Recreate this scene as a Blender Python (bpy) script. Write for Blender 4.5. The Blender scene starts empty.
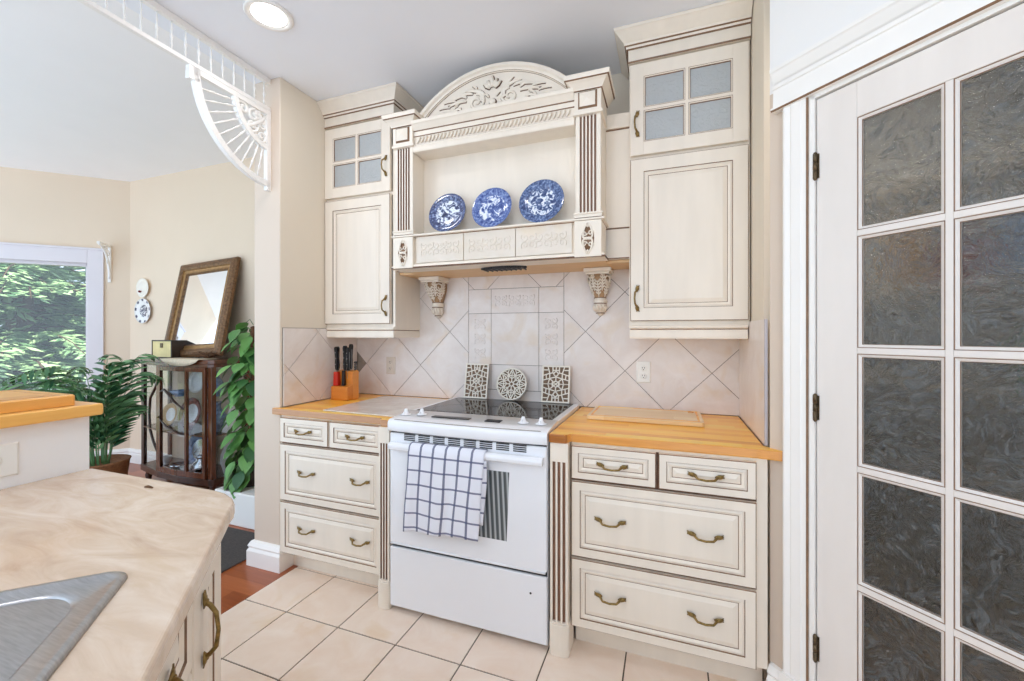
import bpy, bmesh, math, random
from math import sin, cos, pi, radians as R, sqrt, floor
from mathutils import Matrix, Vector
random.seed(7)
SC = bpy.context.scene
COL = SC.collection
T = Matrix.Translation
def RZ(a): return Matrix.Rotation(R(a), 4, 'Z')
def RX(a): return Matrix.Rotation(R(a), 4, 'X')
def RY(a): return Matrix.Rotation(R(a), 4, 'Y')
I4 = Matrix.Identity(4)

# ------------------------------------------------------------------ materials
def S(r, g, b):
    f = lambda c: (c/255/12.92) if c/255 <= .04045 else ((c/255+.055)/1.055)**2.4
    return (f(r), f(g), f(b), 1)

class NT:
    def __init__(s, name):
        s.m = bpy.data.materials.new(name); s.m.use_nodes = True
        s.t = s.m.node_tree; s.n = s.t.nodes; s.l = s.t.links
        s.b = s.n['Principled BSDF']
        s._c = None
    def node(s, typ, **kw):
        n = s.n.new(typ)
        for k, v in kw.items(): setattr(n, k, v)
        return n
    def coord(s, scale=(1,1,1), rot=(0,0,0), loc=(0,0,0), out='Object'):
        if s._c is None: s._c = s.node('ShaderNodeTexCoord')
        mp = s.node('ShaderNodeMapping')
        mp.inputs['Scale'].default_value = scale; mp.inputs['Rotation'].default_value = rot; mp.inputs['Location'].default_value = loc
        s.l.new(s._c.outputs[out], mp.inputs['Vector'])
        return mp.outputs[0]
    def noise(s, vec, scale=5, detail=4, rough=.5, dist=0):
        n = s.node('ShaderNodeTexNoise'); n.inputs['Scale'].default_value = scale; n.inputs['Detail'].default_value = detail
        n.inputs['Roughness'].default_value = rough; n.inputs['Distortion'].default_value = dist
        s.l.new(vec, n.inputs['Vector']); return n.outputs['Fac']
    def ramp(s, fac, stops, interp='LINEAR'):
        r = s.node('ShaderNodeValToRGB'); cr = r.color_ramp; cr.interpolation = interp
        while len(cr.elements) < len(stops): cr.elements.new(.5)
        for e, (p, c) in zip(cr.elements, stops):
            e.position = p; e.color = c if len(c) == 4 else (*c, 1)
        s.l.new(fac, r.inputs[0]); return r.outputs[0]
    def math(s, op, a, b=None):
        n = s.node('ShaderNodeMath', operation=op)
        for i, v in enumerate((a, b)):
            if v is None: continue
            if hasattr(v, 'links'): s.l.new(v, n.inputs[i])
            else: n.inputs[i].default_value = v
        return n.outputs[0]
    def mix(s, fac, a, b, blend='MIX'):
        n = s.node('ShaderNodeMix', data_type='RGBA', blend_type=blend)
        for sock, v in ((n.inputs[0], fac), (n.inputs[6], a), (n.inputs[7], b)):
            if hasattr(v, 'links'): s.l.new(v, sock)
            else: sock.default_value = v
        return n.outputs[2]
    def sep(s, vec):
        n = s.node('ShaderNodeSeparateXYZ'); s.l.new(vec, n.inputs[0]); return n.outputs
    def comb(s, x=0, y=0, z=0):
        n = s.node('ShaderNodeCombineXYZ')
        for i, v in enumerate((x, y, z)):
            if hasattr(v, 'links'): s.l.new(v, n.inputs[i])
            else: n.inputs[i].default_value = v
        return n.outputs[0]
    def bump(s, h, strength=.2, dist=.01):
        b = s.node('ShaderNodeBump'); b.inputs['Strength'].default_value = strength; b.inputs['Distance'].default_value = dist
        s.l.new(h, b.inputs['Height']); s.l.new(b.outputs[0], s.b.inputs['Normal'])
    def base(s, v):
        if hasattr(v, 'links'): s.l.new(v, s.b.inputs['Base Color'])
        else: s.b.inputs['Base Color'].default_value = v
    def set(s, **kw):
        for k, v in kw.items(): s.b.inputs[k.replace('_', ' ')].default_value = v

def plain(name, c, rough=.5, metal=0, var=.06, nscale=9, stretch=(1,1,1), coat=0, bump=0):
    """a procedural finish: colour with slight mottling"""
    t = NT(name); v = t.coord(scale=stretch)
    f = t.noise(v, nscale, 4)
    lo = tuple(x*(1-var) for x in c[:3])+(1,); hi = tuple(min(1, x*(1+var)) for x in c[:3])+(1,)
    t.base(t.ramp(f, [(.3, lo), (.7, hi)]))
    t.set(Roughness=rough, Metallic=metal)
    if coat: t.set(Coat_Weight=coat, Coat_Roughness=.1)
    if bump: t.bump(f, bump, .004)
    return t.m

CREAM = plain('cream_cabinet_paint', S(236,225,210), .42, var=.03, nscale=3, stretch=(6,6,1))
GLAZE = plain('brown_glaze', S(130,99,74), .5, var=.2, nscale=40)
DGLAZE = plain('dark_brown_glaze', S(104,74,54), .55, var=.25, nscale=50)
TRIVB = plain('brown_trivet_backing', S(116,90,66), .6)
FLUTE = plain('flute_brown', S(140,104,82), .5, var=.15, nscale=20)
TANWOOD = plain('tan_unpainted_underside', S(226,186,138), .5, var=.06, nscale=4, stretch=(1,8,8))
WALL = plain('cream_wall_paint', S(228,216,198), .7, var=.015, nscale=2)
WALLW = plain('white_wall_and_lit_pantry_top', S(240,238,236), .6, var=.01, nscale=2)
WALLEND = plain('wall_tone_by_light', S(216,199,182), .7, var=.015, nscale=2)
DINW = plain('beige_dining_wall', S(230,210,186), .7, var=.02, nscale=2)
DCEIL = plain('dining_ceiling_paint', S(248,246,246), .8, var=.01, nscale=3)
CEIL = plain('ceiling_paint', S(240,242,248), .8, var=.01, nscale=3)
WHITE = plain('white_trim_paint', S(243,240,236), .4, var=.015, nscale=4)
DOORP = plain('white_door_paint', S(229,222,216), .35, var=.025, nscale=3, stretch=(5,5,1))
ENAMEL = plain('white_appliance_enamel', S(240,241,245), .18, var=.005, coat=.3)
BRASS = plain('antique_brass', S(140,116,70), .35, .85, var=.35, nscale=120)
HINGE = plain('dark_bronze', S(96,82,62), .4, .8, var=.3, nscale=60)
STEEL = plain('brushed_steel', S(178,178,180), .28, 1, var=.12, nscale=30, stretch=(1,12,1))
WINW = plain('window_white_in_shade', S(222,215,217), .4, var=.015, nscale=4)  # trim white darkened: shade on the window painted into its colour
EDGETRIM = plain('grey_edge_trim', S(188,180,182), .4)
BLACK = plain('black_plastic', S(24,24,26), .35, var=.2)
DARK = plain('dark_slot', S(40,40,44), .6)
PLASTW = plain('white_plastic_plate', S(240,238,232), .35, var=.01)
GROUT = plain('grey_brown_grout', S(150,138,126), .9, var=.1, nscale=60)
FGROUT = plain('dark_floor_grout', S(96,84,72), .9, var=.1, nscale=60)
RED = plain('red_plastic', S(196,40,24), .4)
TERRA = plain('dark_pot', S(70,58,50), .6)
BASKET = plain('woven_basket', S(140,92,58), .7, var=.35, nscale=60, stretch=(1,1,4), bump=.4)
TRUNK = plain('bark', S(84,64,48), .9, var=.4, nscale=30, stretch=(1,1,.2), bump=.5)
WALNUT = plain('walnut_veneer', S(98,54,32), .25, var=.4, nscale=12, stretch=(4,4,.5), coat=.4)
WALNUTD = plain('dark_walnut', S(62,36,24), .3, var=.35, nscale=14, stretch=(4,4,.5), coat=.3)
IVORY = plain('ivory_pierced_ceramic', S(242,234,220), .5, var=.03)
BOXC = plain('cream_box_front', S(226,208,150), .6, var=.1, nscale=12)
BOXD = plain('box_side_shade_and_banding', S(62,48,38), .5, var=.2)
LACE = plain('lace_cloth', S(222,206,180), .9, var=.1, nscale=80)
DRIED = plain('dried_twigs', S(106,74,50), .9, var=.4, nscale=80)
CHINA = plain('white_china', S(236,236,236), .15, var=.03, coat=.3)
SILVER = plain('silverware', S(190,192,196), .2, 1, var=.2)
PINKC = plain('rose_china', S(150,96,86), .25, var=.4, nscale=30)
BLUEC = plain('blue_china', S(120,146,186), .25, var=.5, nscale=40)
SHELFW = plain('white_shelf_board', S(206,202,192), .5)
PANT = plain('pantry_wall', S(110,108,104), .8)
AMBER = plain('amber_jar', S(190,150,90), .3)
MAROON = plain('maroon_box', S(120,40,44), .5)
PINKB = plain('crimson_pack', S(196,40,80), .5)
GREENB = plain('green_tin', S(70,140,84), .5)
BLUEB = plain('slate_blue_box', S(120,140,176), .5)
PALEB = plain('pale_bag', S(200,204,206), .6)

def m_butcher(name, a, b, c, axis='X', strip=.042):
    t = NT(name); v = t.coord(); x, y, z = t.sep(v)
    if axis == 'Y': x, y = y, x
    row = t.math('FLOOR', t.math('DIVIDE', y, strip))
    wn = t.node('ShaderNodeTexWhiteNoise', noise_dimensions='2D')
    seg = t.math('FLOOR', t.math('ADD', t.math('DIVIDE', x, .5), t.math('MULTIPLY', row, .37)))
    t.l.new(t.comb(row, seg, 0), wn.inputs['Vector'])
    grain = t.noise(t.comb(t.math('MULTIPLY', x, 3), t.math('MULTIPLY', y, 40), t.math('MULTIPLY', z, 40)), 2, 6, .6, .6)
    k = t.math('ADD', t.math('MULTIPLY', wn.outputs['Value'], .5), t.math('MULTIPLY', grain, .55))
    t.base(t.ramp(k, [(.2, a), (.5, b), (.8, c)]))
    t.set(Roughness=.32, Coat_Weight=.25, Coat_Roughness=.15); return t.m
BUTCHER = m_butcher('butcher_block', S(222,138,34), S(255,182,58), S(255,208,88))
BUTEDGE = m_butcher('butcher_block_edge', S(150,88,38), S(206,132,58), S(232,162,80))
BARTOP = m_butcher('honey_wood_bar', S(216,140,56), S(236,166,78), S(244,184,96), 'Y', .09)
MAPLE = m_butcher('pale_maple_board', S(228,190,136), S(238,206,156), S(244,216,170), 'X', .06)
KNIFEB = m_butcher('orange_knife_block', S(196,112,36), S(214,132,50), S(226,150,66), 'X', .05)
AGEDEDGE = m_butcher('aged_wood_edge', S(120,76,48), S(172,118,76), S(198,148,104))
WOODF = m_butcher('red_brown_floor_boards', S(136,66,34), S(160,84,44), S(178,100,58), 'X', .09)

def m_tile(name, base, blotch, light, rough=.3, sc=5, island=True):
    t = NT(name); v = t.coord()
    if island:
        g = t.node('ShaderNodeNewGeometry')
        off = t.node('ShaderNodeVectorMath', operation='ADD')
        t.l.new(v, off.inputs[0]); t.l.new(t.comb(t.math('MULTIPLY', g.outputs['Random Per Island'], 37), t.math('MULTIPLY', g.outputs['Random Per Island'], 11), 0), off.inputs[1])
        v = off.outputs[0]
    f = t.noise(v, sc, 6, .6, .8); f2 = t.noise(v, sc*.55, 3, .5, 1.5)
    c = t.ramp(f, [(.3, base), (.7, light)])
    c = t.mix(t.ramp(f2, [(.56, (0,0,0)), (.74, (.5,.5,.5))]), c, blotch)
    t.base(c); t.set(Roughness=rough); t.bump(f, .06, .003); return t.m
BTILE = m_tile('beige_marble_wall_tile', S(224,212,204), S(222,198,166), S(236,228,222), .3, 7)
FTILE = m_tile('cream_floor_tile', S(236,213,193), S(226,194,154), S(244,228,213), .28, 6)
MARBLE = m_tile('grey_marble_slab', S(206,196,186), S(170,150,136), S(224,218,212), .15, 9, False)
RELIEF = m_tile('relief_tile', S(220,208,192), S(226,206,176), S(230,220,208), .4, 7)

def m_granite():
    t = NT('beige_stone_counter'); v = t.coord(scale=(1,2.6,1), rot=(0,0,R(40)))
    f = t.noise(v, 5, 8, .62, 1.2); f2 = t.noise(v, 2.2, 5, .6, 2)
    c = t.ramp(f, [(.28, S(196,170,146)), (.5, S(214,192,170)), (.72, S(228,213,197))])
    c = t.mix(t.ramp(f2, [(.56, (0,0,0)), (.7, (.5,.5,.5))]), c, S(208,182,152))
    t.base(c); t.set(Roughness=.22, Coat_Weight=.2); return t.m
GRANITE = m_granite()

def m_plate(name, seed, dark, mid):
    t = NT(name); v = t.coord(loc=(seed, seed*2, 0)); vo = t.coord()
    x, y, z = t.sep(vo)
    r = t.math('SQRT', t.math('ADD', t.math('MULTIPLY', x, x), t.math('MULTIPLY', z, z)))
    f = t.noise(v, 34, 5, .6, 1.5); f2 = t.noise(v, 90, 3)
    cen = t.ramp(f, [(.4, S(236,240,246)), (.46, S(214,224,240)), (.5, mid), (.62, dark)])
    rim = t.ramp(f2, [(.35, dark), (.55, mid), (.72, S(160,178,212))])
    k = t.ramp(r, [(0, (0,0,0)), (.071, (0,0,0)), (.074, (1,1,1)), (.104, (1,1,1)), (.1065, (1,1,1))])
    t.base(t.mix(k, cen, rim)); t.set(Roughness=.15, Coat_Weight=.4); return t.m
PLATES = [m_plate('blue_transfer_dark', 1.3, S(38,44,76), S(88,100,142)),
          m_plate('blue_transfer_bright', 4.1, S(54,72,134), S(104,126,182)),
          m_plate('blue_transfer_mid', 7.7, S(44,60,104), S(92,114,158))]

def m_towel():
    t = NT('checked_towel'); uv = t.coord(out='UV'); x, y, z = t.sep(uv)
    def lines(a, pitch, w):
        f = t.math('ABSOLUTE', t.math('SUBTRACT', t.math('FRACT', t.math('DIVIDE', a, pitch)), .5))
        return t.math('LESS_THAN', f, w)
    lx = lines(x, .064, .085); ly = lines(y, .066, .06)
    fx = t.noise(uv, 400, 1)
    a = t.mix(lx, S(232,233,242), S(124,127,148)); k = t.math('MULTIPLY', ly, .85)
    t.base(t.mix(k, a, S(84,88,124))); t.set(Roughness=.95); t.bump(fx, .3, .002); return t.m
TOWEL = m_towel()

def m_stripewin():
    t = NT('striped_oven_window'); v = t.coord(); x, y, z = t.sep(v)
    xx = t.math('ADD', x, t.math('MULTIPLY', z, .05))
    f = t.math('FRACT', t.math('DIVIDE', xx, .0225))
    c = t.ramp(f, [(0, S(70,76,80)), (.45, S(92,98,100)), (.6, S(176,182,184)), (.85, S(168,174,178)), (1, S(76,82,86))])
    t.base(c); t.set(Roughness=.12, Coat_Weight=.5); return t.m
STRIPEW = m_stripewin()

def m_glass_frost():
    t = NT('ice_pattern_glass'); v = t.coord()
    vo = t.node('ShaderNodeTexVoronoi'); vo.inputs['Scale'].default_value = 11; vo.inputs['Randomness'].default_value = 1
    wob = t.node('ShaderNodeVectorMath', operation='ADD'); nz = t.node('ShaderNodeTexNoise'); nz.inputs['Scale'].default_value = 14
    t.l.new(v, nz.inputs['Vector'])
    sc = t.node('ShaderNodeVectorMath', operation='SCALE'); sc.inputs['Scale'].default_value = .09; t.l.new(nz.outputs['Color'], sc.inputs[0])
    t.l.new(v, wob.inputs[0]); t.l.new(sc.outputs[0], wob.inputs[1])
    t.l.new(wob.outputs[0], vo.inputs['Vector'])
    rot = t.node('ShaderNodeVectorRotate', rotation_type='AXIS_ANGLE'); rot.inputs['Axis'].default_value = (0,1,0)
    rot.inputs['Axis'].default_value = (.7071,.7071,0); t.l.new(wob.outputs[0], rot.inputs['Vector'])
    hs = t.sep(vo.outputs['Color'])
    t.l.new(t.math('MULTIPLY', hs[0], 6.28), rot.inputs['Angle'])
    mp = t.node('ShaderNodeMapping'); mp.inputs['Scale'].default_value = (70, 70, 12); t.l.new(rot.outputs[0], mp.inputs['Vector'])
    st = t.noise(mp.outputs[0], 1.0, 4, .6, .9)
    big = t.noise(v, 9, 3)
    h = t.math('ADD', st, t.math('MULTIPLY', t.noise(v, 40, 4), .3))
    t.bump(h, .32, .02)
    t.base(S(222,224,224)); t.set(Roughness=.06, IOR=1.45, Transmission_Weight=1.0)
    # flaked, sandblasted feathers between the clear parts of the pane
    df = t.node('ShaderNodeBsdfDiffuse'); df.inputs['Color'].default_value = S(126,130,132)
    mx = t.node('ShaderNodeMixShader')
    k = t.ramp(t.math('ADD', st, t.math('MULTIPLY', t.math('SUBTRACT', big, .5), .35)), [(.44, (.02,.02,.02)), (.53, (.12,.12,.12)), (.66, (.46,.46,.46))])
    t.l.new(k, mx.inputs[0]); t.l.new(t.b.outputs[0], mx.inputs[1]); t.l.new(df.outputs[0], mx.inputs[2])
    t.l.new(mx.outputs[0], t.n['Material Output'].inputs['Surface'])
    return t.m
ICEG = m_glass_frost()

def m_cabglass():
    t = NT('obscure_cabinet_glass'); v = t.coord()
    f = t.noise(v, 26, 4, .6, 2.5)
    t.bump(f, .55, .012); t.base(S(208,212,213)); t.set(Roughness=.16, IOR=1.5, Transmission_Weight=.3, Coat_Weight=.6, Coat_Roughness=.12); return t.m
CABG = m_cabglass()

def m_clear(name='clear_glass'):
    t = NT(name); tr = t.node('ShaderNodeBsdfTransparent'); gl = t.node('ShaderNodeBsdfGlossy'); gl.inputs['Roughness'].default_value = .02
    tr.inputs['Color'].default_value = (.96,.97,.97,1)
    mx = t.node('ShaderNodeMixShader'); mx.inputs[0].default_value = .06
    t.l.new(tr.outputs[0], mx.inputs[1]); t.l.new(gl.outputs[0], mx.inputs[2]); t.l.new(mx.outputs[0], t.n['Material Output'].inputs['Surface'])
    return t.m
CLEAR = m_clear()

def m_cooktop():
    t = NT('black_ceramic_glass'); v = t.coord(); f = t.noise(v, 300, 2)
    t.base(t.ramp(f, [(.45, S(20,18,18)), (.7, S(46,40,38))])); t.set(Roughness=.08, Specular_IOR_Level=.3); return t.m
COOK = m_cooktop()
def m_mirror():
    t = NT('mirror_silver'); t.base(t.ramp(t.noise(t.coord(), 3), [(.3, S(236,236,236)), (.7, S(244,244,244))])); t.set(Metallic=1, Roughness=.02); return t.m
MIRROR = m_mirror()
GILT = plain('gilt_frame', S(116,84,54), .45, .35, var=.45, nscale=60, bump=.6)
GILTL = plain('gilt_frame_light', S(160,122,76), .4, .4, var=.25, nscale=40)
def m_leaf(name, a, b):
    t = NT(name); g = t.node('ShaderNodeNewGeometry')
    t.base(t.ramp(g.outputs['Random Per Island'], [(0, a), (1, b)])); t.set(Roughness=.45, Subsurface_Weight=0); return t.m
LEAF = m_leaf('pothos_leaf', S(34,86,36), S(118,172,88))
PALM = m_leaf('palm_leaf', S(36,88,56), S(122,168,112))
SPRUCE = m_leaf('spruce_needles', S(64,104,64), S(176,204,150))
GRASS = plain('lawn', S(120,140,80), .9, var=.4, nscale=4)
RUGM = plain('charcoal_rug', S(74,68,66), .95, var=.35, nscale=70, stretch=(1,6,1), bump=.4)
def m_emit(name, c, s):
    t = NT(name); f = t.noise(t.coord(), 4); t.l.new(t.ramp(f, [(0, c), (1, c)]), t.b.inputs['Emission Color']); t.base(c); t.set(Emission_Strength=s); return t.m
LAMPM = m_emit('lit_lamp_lens', (1,.97,.92,1), 9)
LAMPS = m_emit('added_lamp_glow', (1,.97,.92,1), 2)

# ------------------------------------------------------------------ mesh builder
W = {}
class MB:
    def __init__(s, M=I4): s.v = []; s.f = []; s.M = M; s.uv = None
    def add(s, vs, fs, m=0, smooth=False):
        n = len(s.v); s.v += [s.M @ Vector(p) for p in vs]
        for f in fs: s.f.append(([i+n for i in f], m, smooth))
    def box(s, x0, x1, y0, y1, z0, z1, m=0):
        if x0 > x1: x0, x1 = x1, x0
        if y0 > y1: y0, y1 = y1, y0
        if z0 > z1: z0, z1 = z1, z0
        s.add([(x0,y0,z0),(x1,y0,z0),(x1,y1,z0),(x0,y1,z0),(x0,y0,z1),(x1,y0,z1),(x1,y1,z1),(x0,y1,z1)],
              [(0,3,2,1),(4,5,6,7),(0,1,5,4),(1,2,6,5),(2,3,7,6),(3,0,4,7)], m); return s
    def loft(s, loops, m=0, smooth=False, cap=True, closed=True, mats=None):
        n = len(loops[0]); vs = [p for L in loops for p in L]; base = len(s.v)
        s.v += [s.M @ Vector(p) for p in vs]
        for i in range(len(loops)-1):
            mm = mats[i] if mats else m
            for j in range(n if closed else n-1):
                k = (j+1) % n
                s.f.append(([base+i*n+j, base+i*n+k, base+(i+1)*n+k, base+(i+1)*n+j], mm, smooth))
        if cap and closed:
            s.f.append(([base+j for j in range(n)][::-1], mats[0] if mats else m, False))
            s.f.append(([base+(len(loops)-1)*n+j for j in range(n)], mats[-1] if mats else m, False))
        return s
    def prism(s, poly, z0, z1, m=0, ms=None):          # poly in XY, extruded along Z
        n = len(poly)
        s.add([(x,y,z0) for x,y in poly]+[(x,y,z1) for x,y in poly], [], m); b = len(s.v)-2*n
        s.f.append(([b+i for i in range(n)][::-1], m, False)); s.f.append(([b+n+i for i in range(n)], m, False))
        for i in range(n):
            k = (i+1) % n
            s.f.append(([b+i, b+k, b+n+k, b+n+i], ms[i] if ms else m, False))
        return s
    def tube(s, pts, rad, n=8, m=0, smooth=True, cap=True, flat=1.0, up=None):
        pts = [Vector(p) for p in pts]; loops = []
        if not hasattr(rad, '__len__'): rad = [rad]*len(pts)
        prev = None
        for i, p in enumerate(pts):
            d = (pts[min(i+1, len(pts)-1)]-pts[max(i-1, 0)]).normalized()
            if prev is None:
                a = Vector(up) if up else (Vector((0,0,1)) if abs(d.z) < .9 else Vector((1,0,0)))
                x = (a - d*a.dot(d)).normalized()
            else: x = (prev - d*prev.dot(d)).normalized()
            prev = x; y = d.cross(x)
            loops.append([p + (x*cos(2*pi*k/n) + y*sin(2*pi*k/n)*flat)*rad[i] for k in range(n)])
        return s.loft(loops, m, smooth, cap)
    def lathe(s, prof, c=(0,0,0), n=24, m=0, a0=0, a1=2*pi, axis='Z', smooth=True, mats=None, sx=1, sy=1):
        full = abs(a1-a0-2*pi) < 1e-6; k = n if full else n+1
        loops = []
        for r, h in prof:
            L = []
            for j in range(k):
                a = a0+(a1-a0)*j/n; x, y = r*cos(a)*sx, r*sin(a)*sy
                L.append((c[0]+x, c[1]+y, c[2]+h) if axis == 'Z' else ((c[0]+x, c[1]-h, c[2]+y) if axis == 'Y' else (c[0]+h, c[1]+x, c[2]+y)))
            loops.append(L)
        return s.loft(loops, m, smooth, full, full, mats)
    def ball(s, c, r, n=10, m=0, sx=1, sy=1, sz=1):
        prof = [(max(1e-5, r*sin(pi*i/(n//2+2))), -r*cos(pi*i/(n//2+2))*sz) for i in range(n//2+3)]
        return s.lathe(prof, c, n, m, sx=sx, sy=sy)
    def build(s, name, mats, parent=None, bevel=0, seg=2, origin=None, subsurf=0):
        me = bpy.data.meshes.new(name)
        if not isinstance(mats, (list, tuple)): mats = [mats]
        for m in mats: me.materials.append(m)
        vs = s.v
        if parent is None:
            if origin is None:
                xs = [v.x for v in vs]; ys = [v.y for v in vs]; zs = [v.z for v in vs]
                origin = Vector(((min(xs)+max(xs))/2, (min(ys)+max(ys))/2, min(zs)))
            origin = Vector(origin)
            vs = [v-origin for v in vs]
        me.from_pydata([tuple(v) for v in vs], [], [f[0] for f in s.f])
        for p, f in zip(me.polygons, s.f): p.material_index = min(f[1], len(mats)-1); p.use_smooth = f[2]
        if s.uv:
            L = me.uv_layers.new(name='UVMap')
            for lp in me.loops: L.data[lp.index].uv = s.uv[lp.vertex_index]
        bm = bmesh.new(); bm.from_mesh(me); bmesh.ops.recalc_face_normals(bm, faces=bm.faces); bm.to_mesh(me); bm.free()
        o = bpy.data.objects.new(name, me); COL.objects.link(o)
        if parent is None: o.location = origin; W[o] = T(origin)
        else:
            o.parent = parent; o.matrix_parent_inverse = W[parent].inverted(); W[o] = I4
        if bevel:
            b = o.modifiers.new('bevel', 'BEVEL'); b.width = bevel; b.segments = seg; b.limit_method = 'ANGLE'; b.angle_limit = R(40)
        if subsurf:
            b = o.modifiers.new('sub', 'SUBSURF'); b.levels = subsurf; b.render_levels = subsurf
        return o
def place(name, mesh, M, parent=None):                 # another object on the same mesh
    o = bpy.data.objects.new(name, mesh); COL.objects.link(o)
    if parent is not None: o.parent = parent; o.matrix_parent_inverse = W[parent].inverted()
    o.matrix_basis = M; W[o] = M
    return o
def tag(o, label=None, cat=None, group=None, kind=None):
    if label: o['label'] = label
    if cat: o['category'] = cat
    if group: o['group'] = group
    if kind: o['kind'] = kind
    return o
def thing(name, loc, label=None, cat=None, group=None, kind=None, rz=0):
    o = bpy.data.objects.new(name, None); COL.objects.link(o); o.empty_display_size = .1
    M = T(Vector(loc)) @ RZ(rz); o.matrix_basis = M; W[o] = M
    return tag(o, label, cat, group, kind)
def struct(o): o['kind'] = 'structure'; return o
def dup(o, D, parent=None, label=None):                # copy a thing with its parts and sub-parts, moved by D
    c = o.copy(); COL.objects.link(c)
    if parent is None:
        c.matrix_basis = D @ o.matrix_basis; W[c] = c.matrix_basis
    else: c.parent = parent
    for ch in list(o.children): dup(ch, D, c)
    if label: c['label'] = label
    return c

def crown(mb, prof, x0, x1, yf, yb, L=1, Rr=1, mats=None, m=0, capb=True):
    """moulding profile [(out, z)] run round the left return, front and right return"""
    loops = [[(x0-o*L, yb, z), (x0-o*L, yf-o, z), (x1+o*Rr, yf-o, z), (x1+o*Rr, yb, z)] for o, z in prof]
    mb.loft(loops, m, False, True, True, mats); return mb
def panel(mb, x0, x1, z0, z1, y, rail=.055, t=.02, raised=True, g=1, ge=1):
    """framed raised-panel front facing -Y with glazed grooves; 0 paint, g glaze"""
    rg = [(0, t, 0), (0, .003, 0), (.003, 0, ge), (rail, 0, 0), (rail+.0022, .0045, g), (rail+.011, .0015, 0), (rail+.02, .007, 0), (rail+.0225, .008, g), (rail+.04 if raised else rail+.0245, .002 if raised else .008, 0)]
    loops = []; mats = []
    for i, (a, d, m) in enumerate(rg):
        loops.append([(x0+a, y+d, z0+a), (x1-a, y+d, z0+a), (x1-a, y+d, z1-a), (x0+a, y+d, z1-a)])
        if i: mats.append(m)
    mb.loft(loops, 0, False, True, True, mats); return mb
def clip(poly, x0, x1, y0, y1):
    def cut(P, f, inter):
        out = []
        for i in range(len(P)):
            a, b = P[i-1], P[i]; fa, fb = f(a), f(b)
            if fa >= 0 and fb >= 0: out.append(b)
            elif fa >= 0 > fb: out.append(inter(a, b, fa, fb))
            elif fa < 0 <= fb: out.append(inter(a, b, fa, fb)); out.append(b)
        return out
    it = lambda a, b, fa, fb: (a[0]+(b[0]-a[0])*fa/(fa-fb), a[1]+(b[1]-a[1])*fa/(fa-fb))
    for f in (lambda p: p[0]-x0, lambda p: x1-p[0], lambda p: p[1]-y0, lambda p: y1-p[1]):
        if poly: poly = cut(poly, f, it)
    return [p for i, p in enumerate(poly) if (Vector(p)-Vector(poly[i-1])).length > 1e-4]
def inset_poly(P, g):
    n = len(P); A = sum(P[i][0]*P[(i+1)%n][1]-P[(i+1)%n][0]*P[i][1] for i in range(n))/2
    if abs(A) < 2e-4: return None
    s = 1 if A > 0 else -1; out = []
    for i in range(n):
        p0, p1, p2 = Vector(P[i-1]), Vector(P[i]), Vector(P[(i+1) % n])
        d1 = p1-p0; d2 = p2-p1
        if d1.length < 1e-6 or d2.length < 1e-6: return None
        d1.normalize(); d2.normalize(); n1 = Vector((-d1.y, d1.x))*s; n2 = Vector((-d2.y, d2.x))*s
        k = 1+n1.dot(n2)
        if k < .15: return None
        out.append(tuple(p1+(n1+n2)*(g/k)))
    return out
def diamonds(cx, cz, h, x0, x1, z0, z1):
    out = []
    n = int(max(x1-x0, z1-z0)/h)+4
    for i in range(-n, n):
        for j in range(-n, n):
            if (i+j) % 2: continue
            X, Z = cx+i*h, cz+j*h+h
            P = clip([(X-h, Z), (X, Z-h), (X+h, Z), (X, Z+h)], x0, x1, z0, z1)
            if len(P) > 2: out.append(P)
    return out
# ================================================================== setting
BY = 2.40          # tiled face of back wall
CZ = 2.78          # kitchen ceiling
RXW = .345         # right wall face
LXW = -2.05        # stub wall kitchen face
PM = RZ(-45)       # pantry frame: local x runs along the 45-degree wall, local y away from the room
PD = 1.497
# floors
mb = MB(); mb.box(-1.99, 2.2, -2.2, 2.6, -.05, -.003, 1)
p = .31; X0, Y0 = -.784, 1.52
for i in range(-4, 10):
    for j in range(-13, 4):
        P = clip([(X0+i*p, Y0+j*p), (X0+(i+1)*p, Y0+j*p), (X0+(i+1)*p, Y0+(j+1)*p), (X0+i*p, Y0+(j+1)*p)], -1.99, 2.2, -2.2, 2.6)
        P = inset_poly(P, .003) if len(P) > 2 else None
        if P: mb.prism(P, -.01, 0, 0)
struct(mb.build('floor', [FTILE, FGROUT]))
struct(MB().prism([(-6.6, .9), (-1.99, .3), (-1.99, 2.8), (-5.3, 2.8), (-6.6, 1.5)], -.05, 0).build('floor', WOODF))
# ceilings
struct(MB().box(-2.25, 2.2, -2.2, 2.6, CZ, CZ+.14).build('ceiling', CEIL))
struct(MB().prism([(-2.25, -.1), (-2.25, 2.9), (-5.2, 2.9), (-8.2, -.1)], 2.92, 3.05).build('ceiling', DCEIL))
# walls
struct(MB().box(-2.25, .5, BY+.008, BY+.15, 0, CZ).build('wall_back', WALL))
mb = MB(); mb.box(LXW-.2, LXW, 1.775, 2.9, 0, CZ, 0)
for f in mb.f[:]: pass
mb.f = [(f[0], (1 if i in (2, 5) else 0), False) for i, f in enumerate(mb.f)]  # end and dining faces toned separately, daylight on them put into colour
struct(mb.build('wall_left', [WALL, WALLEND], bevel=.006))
struct(MB().box(RXW, RXW+.1, 1.86, BY+.15, 0, CZ).build('wall_right', WALL))
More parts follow.
